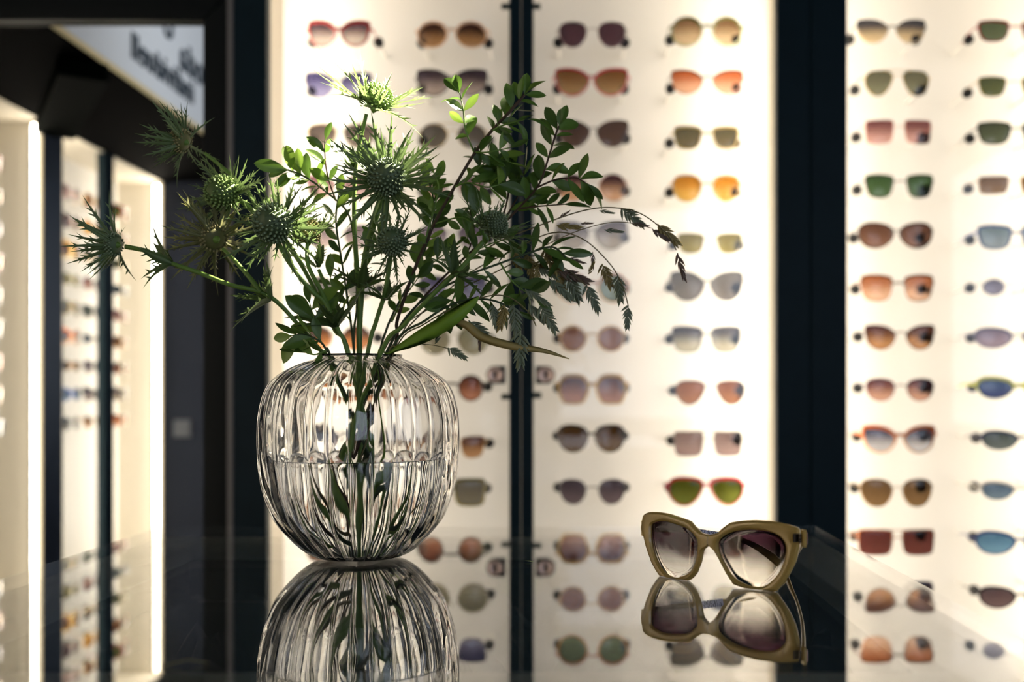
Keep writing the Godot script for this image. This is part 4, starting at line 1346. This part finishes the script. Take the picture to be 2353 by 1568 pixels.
# ------------------------------------------------------------------ the sunglasses on the wall
const SHAPES := {
	"round": [-1.0, 0.0, -0.8, 0.6, -0.38, 0.92, 0.1, 1.0, 0.6, 0.83, 0.93, 0.4, 1.0, -0.1, 0.8, -0.62, 0.35, -0.94, -0.2, -0.98, -0.72, -0.66],
	"panto": [-0.95, 0.3, -0.75, 0.75, -0.3, 0.96, 0.3, 1.0, 0.8, 0.85, 1.0, 0.4, 0.9, -0.25, 0.55, -0.8, 0.0, -1.0, -0.5, -0.82, -0.85, -0.3],
	"cateye": [-0.95, 0.05, -0.8, 0.48, -0.3, 0.86, 0.3, 1.0, 0.85, 0.97, 1.0, 0.8, 0.96, 0.2, 0.78, -0.5, 0.3, -0.95, -0.25, -0.97, -0.7, -0.6],
	"wayfarer": [-0.92, 0.6, -0.6, 0.88, 0.2, 1.0, 0.88, 0.93, 1.0, 0.65, 0.92, -0.1, 0.68, -0.78, 0.1, -1.0, -0.5, -0.9, -0.8, -0.4],
	"aviator": [-0.98, 0.55, -0.75, 0.88, 0.0, 1.0, 0.7, 0.9, 1.0, 0.45, 0.93, -0.25, 0.5, -0.86, 0.0, -1.0, -0.5, -0.7, -0.88, 0.0],
	"square": [-1.0, 0.7, -0.82, 0.96, 0.0, 1.0, 0.85, 0.97, 1.0, 0.7, 0.95, -0.5, 0.75, -0.92, 0.0, -1.0, -0.72, -0.88, -0.95, -0.3],
	"hexagon": [-1.0, 0.15, -0.72, 0.8, -0.3, 0.98, 0.4, 0.98, 0.72, 0.82, 1.0, 0.05, 0.75, -0.82, 0.45, -0.98, -0.4, -0.98, -0.75, -0.7],
	"wrap": [-1.0, 0.2, -0.75, 0.7, -0.1, 0.98, 0.6, 0.98, 1.0, 0.6, 0.98, -0.2, 0.6, -0.82, 0.0, -1.0, -0.55, -0.75, -0.9, -0.25],
	"oval": [-1.0, 0.0, -0.72, 0.66, 0.0, 1.0, 0.72, 0.66, 1.0, 0.0, 0.72, -0.66, 0.0, -1.0, -0.72, -0.66],
}


func lin(c: Color) -> Color:
	return c.srgb_to_linear()


# q: [hs, hw, hh, shape, frame top, frame bottom, rim px, lens top, lens bottom, style]
func make_glasses(o: Node3D, q: Array) -> void:
	var s := ZW / F
	var hs: float = q[0] * s
	var hw: float = q[1] * s
	var hh: float = q[2] * s
	var rim: float = q[6] * s
	var style: String = q[9]
	var metal := style.contains("metal")
	var ctl := v2(SHAPES[q[3]])
	var bend := func(p: Vector3) -> Vector3: return p - Vector3(0, 0, 1.6 * p.x * p.x)
	var fm: Material = M.thin_metal if metal else M.acetate
	var fr := MB.new()
	var ct := lin(q[4])
	var cb := lin(q[5])
	var loops := []
	for sd in [-1.0, 1.0]:
		var loop := []
		for p in catmull(ctl, 4, true):
			loop.append(Vector2(sd * (hs + p.x * hw), p.y * hh))
		loops.append(loop)
		var n := loop.size()
		var nor := []
		for k in n:
			var d: Vector2 = (loop[(k + 1) % n] - loop[(k - 1 + n) % n]).normalized()
			var w := Vector2(d.y, -d.x)
			if w.dot(loop[k] - Vector2(sd * hs, 0)) < 0.0:
				w = -w
			nor.append(w)
		var th := 0.0011 if metal else 0.0022
		var rows := []
		var cols := []
		for c in [[-0.0005, -th], [-0.0005, th], [0.7, th], [1.0, th * 0.4], [1.0, -th * 0.5], [0.7, -th], [-0.0005, -th]]:
			var row := PackedVector3Array()
			var cr := []
			for k in n:
				var up: float = nor[k].y
				var thick: float = rim * (1.0 + 0.55 * maxf(0.0, up) * (0.0 if metal else 1.0) - (0.3 * maxf(0.0, -up)))
				if style.contains("half") and up < -0.2:
					thick *= 0.15
				var off: float = c[0] if c[0] < 0.0 else c[0] * thick
				var p: Vector2 = loop[k] + nor[k] * off
				row.append(bend.call(Vector3(p.x, p.y, c[1])))
				cr.append(cb.lerp(ct, smoothstep(-0.5, 0.7, loop[k].y / hh)))
			rows.append(row)
			cols.append(cr)
		fr.start()
		fr.grid(rows, true, cols)
		fr.outward()
		# lens
		var ln := MB.new()
		ln.start()
		rows = []
		cols = []
		for c in [[0.0, 0.0016], [0.5, 0.0013], [0.8, 0.0007], [1.0, 0.0002], [1.0, -0.0012], [0.6, -0.0003], [0.0, 0.0]]:
			var row := PackedVector3Array()
			var cr := []
			for k in n:
				var p: Vector2 = Vector2(sd * hs, 0).lerp(loop[k], c[0])
				row.append(bend.call(Vector3(p.x, p.y, c[1])))
				var t := smoothstep(-0.85, 0.75, p.y / hh)
				var k2: Color = lin(q[8]).lerp(lin(q[7]), t)
				cr.append(k2)
			rows.append(row)
			cols.append(cr)
		ln.grid(rows, true, cols)
		ln.outward()
		part(o, "lens", ln.mesh(), M.lens_mirrored if style.contains("mirrored") else M.lens_clear, Transform3D(Basis(), where(o)))
	fr.col = ct
	var rb := maxf(rim * 0.55, 0.0009)
	var by := hh * (0.35 if q[3] != "aviator" else 0.5)
	var bx := 0.0
	for p in loops[1]:   # the loop's innermost point near the bridge's height
		if absf(p.y - by) < hh * 0.25:
			bx = p.x if bx == 0.0 else minf(bx, p.x)
	var br := PackedVector3Array()
	for k in 9:
		var u := (k - 4) / 4.0
		br.append(bend.call(Vector3(u * (bx - 0.0002), by + (1.0 - u * u) * hh * 0.12, 0.0005)))
	fr.tube(br, [rb * (1.0 if metal else 1.4)], 8, Vector3.UP, 0.8)
	if style.contains("bar"):
		var tb := PackedVector3Array()
		for k in 9:
			var u := (k - 4) / 4.0
			tb.append(bend.call(Vector3(u * hs * 0.8, hh * 1.02, 0.0003)))
		fr.tube(tb, [0.0009], 8)
	var hinge_y := hh * 0.5
	var ends := []
	for sd in [-1.0, 1.0]:
		var ox := 0.0
		for p in loops[1]:
			if absf(p.y - hinge_y) < hh * 0.3:
				ox = maxf(ox, p.x)
		var a: Vector3 = bend.call(Vector3(sd * (ox + rim * 0.3), hinge_y, 0))
		var e := Vector3(sd * (ox + rim + 0.004), hinge_y, a.z - 0.006)
		fr.tube(PackedVector3Array([a, (a + e) / 2.0 + Vector3(sd * 0.0015, 0, 0.001), e]), [rb * 1.3, rb], 8)
		ends.append(e)
	part(o, "frame", fr.mesh(), fm, Transform3D(Basis(), where(o)))
	for k in 2:
		var sd := -1.0 if k == 0 else 1.0
		var b := MB.new()
		b.col = ct
		var e: Vector3 = ends[k]
		var back := -0.118
		b.tube(PackedVector3Array([e, e + Vector3(sd * 0.0005, 0.0005, -0.01), Vector3(e.x - sd * 0.002, e.y + 0.001, back * 0.6), Vector3(e.x - sd * 0.008, e.y - 0.006, back)]), [maxf(rb * 1.3, 0.0011), 0.0011], 8, Vector3.UP, 0.7 if metal else 0.6)
		part(o, "temple", b.mesh(), fm, Transform3D(Basis(), where(o)))


func wall_sunglasses() -> void:
	var K := Color(0.07, 0.065, 0.07)
	var gold := Color(0.75, 0.62, 0.36)
	var silver := Color(0.6, 0.6, 0.6)
	var tort := Color(0.26, 0.15, 0.07)
	# [column, row, half spacing, half width, half height, shape, frame top, frame bottom, rim, lens top, lens bottom, style, place, label]
	var L := [
		[778, 78, 37, 30, 25, "cateye", Color(0.8, 0.1, 0.08), Color(0.88, 0.5, 0.46), 5.0, Color(0.33, 0.24, 0.28), Color(0.82, 0.76, 0.73), "", "main", "red cat-eye sunglasses with grey gradient lenses, top left of the wall display"],
		[776, 195, 41, 34, 28, "cateye", Color(0.3, 0.29, 0.45), Color(0.4, 0.38, 0.56), 1.6, Color(0.28, 0.26, 0.44), Color(0.6, 0.59, 0.76), "", "main", "violet blue cat-eye sunglasses under the red pair, left of the topmost thistle"],
		[782, 312, 42, 34, 27, "panto", Color(0.82, 0.7, 0.5), Color(0.85, 0.76, 0.6), 2.0, Color(0.34, 0.3, 0.29), Color(0.5, 0.46, 0.43), "metal", "main", "grey brown sunglasses in a pale gold rim behind the upper left leaves"],
		[780, 430, 42, 33, 27, "cateye", Color(0.62, 0.42, 0.4), Color(0.8, 0.62, 0.58), 2.0, Color(0.46, 0.32, 0.36), Color(0.8, 0.68, 0.66), "", "main", "rose framed sunglasses behind the left leaves, fourth row down"],
		[780, 545, 42, 32, 26, "panto", Color(0.36, 0.33, 0.35), Color(0.45, 0.42, 0.42), 2.0, Color(0.42, 0.38, 0.42), Color(0.68, 0.62, 0.62), "", "main", "grey violet sunglasses behind the upright thistle head, fifth row down"],
		[780, 662, 44, 30, 28, "round", silver, silver, 1.2, Color(0.3, 0.3, 0.3), Color(0.5, 0.5, 0.5), "metal", "main", "round grey metal sunglasses behind the thistle stems, sixth row down"],
		[776, 778, 42, 30, 27, "round", Color(0.3, 0.2, 0.14), Color(0.6, 0.44, 0.3), 2.0, Color(0.26, 0.16, 0.12), Color(0.8, 0.55, 0.36), "", "main", "round brown gradient sunglasses just above the vase's mouth"],
		[780, 895, 42, 31, 27, "panto", tort, tort, 3.0, Color(0.4, 0.26, 0.18), Color(0.7, 0.5, 0.36), "", "main", "tortoise sunglasses behind the vase's shoulder"],
		[780, 1013, 43, 33, 27, "cateye", K, K, 3.0, Color(0.2, 0.18, 0.19), Color(0.5, 0.46, 0.45), "", "main", "black cat-eye sunglasses behind the vase, above the water line"],
		[780, 1132, 43, 32, 26, "wayfarer", Color(0.2, 0.22, 0.16), K, 3.0, Color(0.24, 0.28, 0.22), Color(0.36, 0.4, 0.34), "", "main", "dark green sunglasses behind the water in the vase"],
		[1038, 80, 44, 33, 27, "round", Color(0.93, 0.72, 0.56), Color(0.95, 0.75, 0.58), 3.5, Color(0.2, 0.1, 0.09), Color(0.72, 0.55, 0.38), "", "main", "round peach framed sunglasses with dark brown lenses, top row left of the stile"],
		[1038, 190, 41, 38, 28, "cateye", K, Color(0.25, 0.22, 0.22), 3.0, Color(0.25, 0.19, 0.24), Color(0.75, 0.69, 0.67), "", "main", "black cat-eye sunglasses behind the curled leaf, second row left of the stile"],
		[1040, 312, 44, 33, 28, "round", gold, gold, 1.0, Color(0.36, 0.34, 0.32), Color(0.44, 0.42, 0.39), "metal bar", "main", "round grey sunglasses with a gold top bar left of the woody branch"],
		[1040, 432, 43, 32, 26, "cateye", Color(0.6, 0.5, 0.5), Color(0.7, 0.6, 0.6), 1.5, Color(0.42, 0.33, 0.37), Color(0.82, 0.7, 0.67), "", "main", "mauve gradient sunglasses behind the woody branch"],
		[1040, 545, 43, 31, 26, "panto", Color(0.4, 0.36, 0.4), Color(0.45, 0.42, 0.45), 2.0, Color(0.4, 0.36, 0.43), Color(0.68, 0.64, 0.68), "", "main", "lilac grey sunglasses behind the right leaning thistle"],
		[1040, 662, 43, 32, 26, "wayfarer", Color(0.2, 0.2, 0.3), Color(0.25, 0.25, 0.35), 2.0, Color(0.3, 0.29, 0.42), Color(0.5, 0.5, 0.62), "", "main", "indigo sunglasses behind the low leaves, sixth row left of the stile"],
		[1043, 782, 43, 34, 33, "round", Color(0.72, 0.68, 0.58), Color(0.74, 0.7, 0.6), 1.5, Color(0.5, 0.49, 0.42), Color(0.6, 0.58, 0.5), "", "main", "large round pale grey sunglasses above the right of the vase"],
		[1036, 894, 45, 25, 26, "round", Color(0.3, 0.22, 0.16), Color(0.42, 0.3, 0.22), 4.0, Color(0.42, 0.23, 0.17), Color(0.74, 0.5, 0.38), "", "main", "small round brown sunglasses beside the left lock"],
		[1040, 1028, 45, 28, 25, "wayfarer", Color(0.75, 0.6, 0.4), Color(0.8, 0.68, 0.5), 1.0, Color(0.36, 0.2, 0.12), Color(0.78, 0.6, 0.44), "metal", "main", "brown squarish sunglasses right of the vase at the water line"],
		[1034, 1134, 45, 32, 28, "square", Color(0.42, 0.38, 0.14), Color(0.62, 0.55, 0.14), 4.0, Color(0.42, 0.41, 0.38), Color(0.52, 0.5, 0.45), "", "main", "olive framed square sunglasses right of the vase, lowest row"],
		[1361, 79, 44, 32, 29, "panto", Color(0.45, 0.36, 0.36), Color(0.5, 0.4, 0.4), 1.0, Color(0.33, 0.23, 0.27), Color(0.38, 0.27, 0.31), "metal", "main", "plum rimless looking sunglasses with a thin wire bridge, top row right of the stile"],
		[1359, 189, 43, 38, 29, "cateye", Color(0.8, 0.13, 0.26), Color(0.86, 0.4, 0.44), 3.5, Color(0.5, 0.34, 0.2), Color(0.72, 0.58, 0.42), "", "main", "crimson cat-eye sunglasses with tan lenses right of the stile"],
		[1363, 307, 43, 37, 30, "cateye", Color(0.25, 0.2, 0.2), Color(0.32, 0.26, 0.25), 1.5, Color(0.33, 0.26, 0.25), Color(0.4, 0.32, 0.29), "", "main", "dark brown cat-eye sunglasses under the crimson pair"],
		[1362, 431, 46, 32, 31, "round", Color(0.72, 0.55, 0.5), Color(0.9, 0.75, 0.66), 1.0, Color(0.25, 0.14, 0.19), Color(0.93, 0.74, 0.6), "metal", "main", "round sunglasses shading from plum to peach, fourth row right of the stile"],
		[1360, 541, 43, 37, 31, "cateye", Color(0.3, 0.28, 0.3), Color(0.5, 0.48, 0.48), 2.0, Color(0.42, 0.38, 0.39), Color(0.76, 0.72, 0.67), "", "main", "grey cat-eye sunglasses behind the arching grass"],
		[1362, 663, 46, 32, 31, "round", Color(0.72, 0.38, 0.2), Color(0.93, 0.66, 0.3), 3.5, Color(0.42, 0.47, 0.39), Color(0.48, 0.54, 0.45), "", "main", "round amber framed sunglasses with green lenses behind the grass tassels"],
		[1360, 780, 43, 29, 27, "round", Color(0.84, 0.68, 0.45), Color(0.9, 0.76, 0.52), 3.0, Color(0.5, 0.32, 0.21), Color(0.56, 0.38, 0.26), "", "main", "round champagne sunglasses with cocoa lenses above the right lock"],
		[1361, 897, 43, 32, 30, "hexagon", Color(0.8, 0.6, 0.2), Color(0.93, 0.78, 0.44), 5.0, Color(0.32, 0.15, 0.1), Color(0.7, 0.5, 0.4), "", "main", "hexagonal honey yellow sunglasses beside the right lock"],
		[1359, 1010, 42, 33, 28, "panto", Color(0.2, 0.13, 0.07), Color(0.3, 0.21, 0.12), 4.0, Color(0.29, 0.2, 0.11), Color(0.45, 0.36, 0.25), "", "main", "dark tortoise cat-eye sunglasses, second row up from the table, right of the stile"],
		[1361, 1132, 44, 30, 27, "panto", Color(0.2, 0.19, 0.22), Color(0.3, 0.28, 0.3), 2.0, Color(0.31, 0.27, 0.32), Color(0.46, 0.41, 0.44), "", "main", "smoky violet sunglasses left of the red and green pair"],
		[1625, 73, 46, 32, 30, "round", Color(0.42, 0.46, 0.2), Color(0.78, 0.78, 0.56), 4.0, Color(0.48, 0.37, 0.26), Color(0.86, 0.76, 0.62), "", "main", "round olive rimmed sunglasses with beige lenses, top right of the double display"],
		[1626, 188, 46, 35, 26, "cateye", Color(0.3, 0.18, 0.13), Color(0.86, 0.55, 0.42), 2.0, Color(0.72, 0.38, 0.22), Color(0.94, 0.74, 0.62), "", "main", "orange gradient cat-eye sunglasses, second row at the right of the double display"],
		[1624, 317, 42, 30, 24, "wayfarer", Color(0.85, 0.72, 0.42), Color(0.88, 0.75, 0.46), 3.0, Color(0.36, 0.34, 0.27), Color(0.44, 0.41, 0.33), "", "main", "gold framed sunglasses with dark olive grey lenses"],
		[1624, 434, 44, 31, 28, "panto", Color(0.9, 0.66, 0.3), Color(0.93, 0.75, 0.42), 3.0, Color(0.72, 0.48, 0.18), Color(0.88, 0.7, 0.36), "", "main", "amber sunglasses with yellow lenses, fourth row at the right of the double display"],
		[1632, 559, 43, 30, 23, "wayfarer", Color(0.55, 0.5, 0.25), Color(0.6, 0.55, 0.3), 0.8, Color(0.44, 0.4, 0.18), Color(0.56, 0.51, 0.24), "metal", "main", "rimless olive sunglasses at the tip of the longest grass stalk"],
		[1625, 659, 44, 37, 31, "cateye", Color(0.18, 0.17, 0.18), Color(0.26, 0.25, 0.25), 3.0, Color(0.38, 0.36, 0.34), Color(0.46, 0.43, 0.4), "", "main", "large dark grey cat-eye sunglasses in the sixth row right of the grass"],
		[1624, 781, 43, 34, 28, "wayfarer", Color(0.15, 0.15, 0.17), Color(0.4, 0.4, 0.38), 2.5, Color(0.27, 0.26, 0.29), Color(0.76, 0.74, 0.66), "", "main", "black to clear gradient sunglasses, seventh row at the right of the double display"],
		[1633, 903, 46, 32, 27, "aviator", Color(0.3, 0.18, 0.12), Color(0.35, 0.22, 0.14), 1.8, Color(0.5, 0.3, 0.17), Color(0.6, 0.4, 0.24), "metal", "main", "copper brown aviator sunglasses right of the honey yellow pair"],
		[1628, 1021, 45, 32, 28, "square", Color(0.45, 0.42, 0.4), silver, 1.2, Color(0.5, 0.43, 0.43), Color(0.6, 0.52, 0.52), "metal bar", "main", "silver square sunglasses with mauve lenses and a top bar"],
		[1623, 1132, 47, 37, 29, "aviator", Color(0.83, 0.08, 0.2), Color(0.9, 0.35, 0.32), 4.5, Color(0.42, 0.44, 0.14), Color(0.6, 0.62, 0.28), "mirrored bar", "main", "red sports sunglasses with mirrored green lenses above the champagne pair"],
		[2050, 72, 43, 34, 25, "cateye", K, Color(0.85, 0.75, 0.6), 2.5, Color(0.27, 0.27, 0.31), Color(0.9, 0.8, 0.64), "", "right", "black cat-eye sunglasses with blue to cream lenses, top of the right display"],
		[2063, 191, 42, 31, 29, "aviator", gold, gold, 0.9, Color(0.41, 0.41, 0.34), Color(0.55, 0.55, 0.46), "metal bar", "right", "grey green aviator sunglasses in a thin gold frame"],
		[2066, 303, 44, 31, 27, "square", Color(0.85, 0.62, 0.55), Color(0.9, 0.7, 0.62), 0.9, Color(0.48, 0.3, 0.31), Color(0.86, 0.67, 0.64), "metal", "right", "rose brown gradient sunglasses, third row of the right display"],
		[2068, 428, 45, 32, 26, "wayfarer", Color(0.22, 0.16, 0.14), Color(0.4, 0.35, 0.3), 1.6, Color(0.25, 0.35, 0.22), Color(0.33, 0.43, 0.28), "", "right", "bright green lensed sunglasses in a thin brown frame, fourth row at right"],
		[2060, 542, 45, 38, 28, "wrap", Color(0.16, 0.13, 0.11), Color(0.22, 0.17, 0.14), 2.0, Color(0.4, 0.28, 0.23), Color(0.52, 0.38, 0.31), "", "right", "brown wraparound sunglasses in a dark frame, fifth row at right"],
		[2064, 663, 47, 34, 28, "wayfarer", Color(0.4, 0.22, 0.06), Color(0.75, 0.52, 0.38), 3.0, Color(0.68, 0.42, 0.28), Color(0.93, 0.76, 0.64), "", "right", "tortoise browline sunglasses with apricot lenses, sixth row at right"],
		[2070, 776, 45, 34, 27, "cateye", Color(0.17, 0.12, 0.14), Color(0.4, 0.3, 0.3), 1.8, Color(0.34, 0.2, 0.17), Color(0.78, 0.58, 0.4), "", "right", "dark cat-eye sunglasses shading from brown to tan, seventh row at right"],
		[2070, 897, 45, 32, 25, "panto", Color(0.28, 0.2, 0.26), Color(0.5, 0.38, 0.4), 1.5, Color(0.4, 0.23, 0.24), Color(0.84, 0.66, 0.58), "", "right", "brown and violet sunglasses left of the yellow sports pair"],
		[2068, 1012, 45, 35, 27, "cateye", Color(0.78, 0.38, 0.1), Color(0.9, 0.66, 0.46), 5.0, Color(0.31, 0.31, 0.4), Color(0.82, 0.82, 0.85), "", "right", "orange tortoise cat-eye sunglasses with blue grey gradient lenses"],
		[2062, 1134, 46, 35, 31, "panto", Color(0.5, 0.38, 0.22), Color(0.65, 0.5, 0.32), 2.0, Color(0.41, 0.32, 0.22), Color(0.53, 0.42, 0.29), "metal", "right", "large bronze sunglasses with brown lenses, tenth row at right"],
		[2062, 1248, 49, 37, 28, "square", Color(0.6, 0.32, 0.1), Color(0.42, 0.22, 0.14), 1.8, Color(0.36, 0.19, 0.18), Color(0.43, 0.25, 0.23), "bar", "right", "maroon navigator sunglasses just above the table's right edge"],
		[2064, 1368, 46, 34, 27, "wayfarer", Color(0.18, 0.2, 0.34), Color(0.2, 0.22, 0.36), 3.0, Color(0.3, 0.24, 0.26), Color(0.6, 0.5, 0.5), "", "right", "navy sunglasses mostly hidden by the table's right edge"],
		[2333, 71, 47, 33, 22, "wayfarer", Color(0.68, 0.14, 0.18), Color(0.6, 0.15, 0.17), 3.0, Color(0.32, 0.36, 0.28), Color(0.38, 0.42, 0.33), "", "right", "red framed sunglasses with green lenses, top right corner of the display"],
		[2330, 198, 47, 31, 23, "wayfarer", gold, gold, 0.9, Color(0.3, 0.33, 0.24), Color(0.37, 0.4, 0.28), "metal", "right", "forest green rimless sunglasses at the right edge, second row"],
		[2336, 306, 48, 36, 24, "wayfarer", K, Color(0.12, 0.13, 0.12), 2.6, Color(0.28, 0.31, 0.25), Color(0.35, 0.38, 0.31), "", "right", "black sunglasses with dark green lenses at the right edge, third row"],
		[2332, 425, 47, 32, 20, "square", Color(0.7, 0.5, 0.25), Color(0.75, 0.55, 0.3), 1.0, Color(0.37, 0.26, 0.1), Color(0.46, 0.34, 0.15), "metal", "right", "small amber brown rectangular sunglasses at the right edge"],
		[2336, 546, 47, 36, 25, "wayfarer", Color(0.2, 0.33, 0.62), Color(0.3, 0.42, 0.62), 3.5, Color(0.37, 0.44, 0.48), Color(0.48, 0.53, 0.57), "", "right", "blue framed sunglasses with grey blue lenses at the right edge, fifth row"],
		[2336, 660, 51, 24, 19, "oval", silver, silver, 0.8, Color(0.38, 0.37, 0.46), Color(0.48, 0.47, 0.56), "metal", "right", "small oval slate violet sunglasses at the right edge"],
		[2338, 778, 52, 38, 21, "wrap", Color(0.3, 0.29, 0.45), Color(0.36, 0.34, 0.5), 3.0, Color(0.42, 0.37, 0.45), Color(0.56, 0.49, 0.55), "", "right", "violet wraparound sports sunglasses at the right edge"],
		[2342, 895, 52, 38, 22, "wrap", Color(0.86, 0.86, 0.1), Color(0.82, 0.84, 0.1), 5.0, Color(0.15, 0.32, 0.55), Color(0.12, 0.16, 0.55), "half mirrored", "right", "neon yellow sports sunglasses with blue mirrored lenses"],
		[2350, 1015, 50, 37, 20, "wrap", Color(0.18, 0.2, 0.36), Color(0.2, 0.22, 0.4), 3.5, Color(0.27, 0.31, 0.33), Color(0.38, 0.42, 0.43), "half", "right", "dark navy half rim sports sunglasses under the neon yellow pair"],
		[2346, 1131, 51, 34, 19, "wrap", Color(0.92, 0.9, 0.86), Color(0.9, 0.88, 0.85), 3.5, Color(0.3, 0.38, 0.48), Color(0.42, 0.5, 0.58), "half", "right", "white half rim sports sunglasses with blue grey lenses"],
		[2344, 1250, 53, 40, 23, "wrap", Color(0.2, 0.3, 0.56), Color(0.24, 0.34, 0.6), 4.0, Color(0.3, 0.45, 0.58), Color(0.42, 0.58, 0.7), "", "right", "royal blue wraparound sunglasses with sky blue lenses at the right edge"],
		[2346, 1376, 51, 37, 22, "wrap", K, K, 3.5, Color(0.33, 0.27, 0.29), Color(0.42, 0.35, 0.36), "", "right", "black wraparound sunglasses with mauve lenses at the lower right"],
	]
	var made := []
	for q in L:
		var c := P(q[0], q[1], ZW)
		var o := thing("sunglasses", q[13], "sunglasses", c, "sunglasses on the wall displays")
		make_glasses(o, [q[2], q[3], q[4], q[5], q[6], q[7], q[8], q[9], q[10], q[11]])
		made.append(o)
		for sd in [-1.0, 1.0]:
			var k := Vector3(c.x + sd * 0.0705, c.y + 0.0048, -2.215)
			if k.x > 1.08:
				continue
			peg(bases[q[12]], k, Vector3(k.x, k.y, -ZP), Vector3(0, 0, 1))
	# the side displays: copies turned to face across the room
	var bs := Basis(Vector3(0, 0, -1), Vector3.UP, Vector3(1, 0, 0))
	var cols := [[0.9, "side_a", "pair of sunglasses on the cream side bay at the mirror's left edge", "sunglasses on the cream side bay"], [0.37, "side_b", "small pair of sunglasses left of the side display's thin stile in the mirror", "sunglasses in the mirror left of the thin stile"], [0.19, "side_b", "small pair of sunglasses close beside the thin stile in the mirror", "sunglasses beside the thin stile in the mirror"], [-0.07, "side_b", "small pair of sunglasses right of the side display's thin stile in the mirror", "sunglasses in the mirror right of the thin stile"]]
	for k in cols.size():
		for r in 9:
			var src: Node3D = made[(k * 13 + r * 7) % made.size()]
			var o: Node3D = src.duplicate()
			o.name = numbered("sunglasses")
			o.position = Vector3(-1.84, EYE + (903.0 - 78.0 - r * 119.0) / F * ZW, -cols[k][0])
			o.basis = bs
			tag(o, cols[k][2], "sunglasses", cols[k][3])
			add_child(o)
			var kx := Vector3(-1.9, o.position.y + 0.0048, o.position.z)
			for sd in [-0.0705, 0.0705]:
				peg(bases[cols[k][1]], kx + Vector3(0, 0, sd), kx + Vector3(-0.1, 0, sd), Vector3.RIGHT)


func small_bits() -> void:
	var o := thing("fallen_leaf", "tiny pale green leaf scrap lying on the table glass below the locks", "leaf", Vector3((1214 - VX) / F * 0.968, TOP, -0.968))
	var sc := 0.009
	part(o, "leaf_blade", bases.leaf[1], M.leaf_light, Transform3D(looking(Vector3(1, 0, 0.2), Vector3.UP).scaled_local(Vector3(sc, sc, sc * 0.4)), o.position + Vector3(-0.004, 0.0012, 0)))
	o = thing("dry_stalk", "thin dry grass snippet lying on the table glass left of the vase", "stalk", Vector3((430 - VX) / F * 0.6, TOP, -0.6))
	var b := MB.new()
	b.tube(PackedVector3Array([o.position + Vector3(-0.012, 0.0008, 0.002), o.position + Vector3(0, 0.0035, 0), o.position + Vector3(0.011, 0.0009, -0.004)]), [0.0005, 0.0003], 6)
	part(o, "stalk", b.mesh(), M.stem_straw)
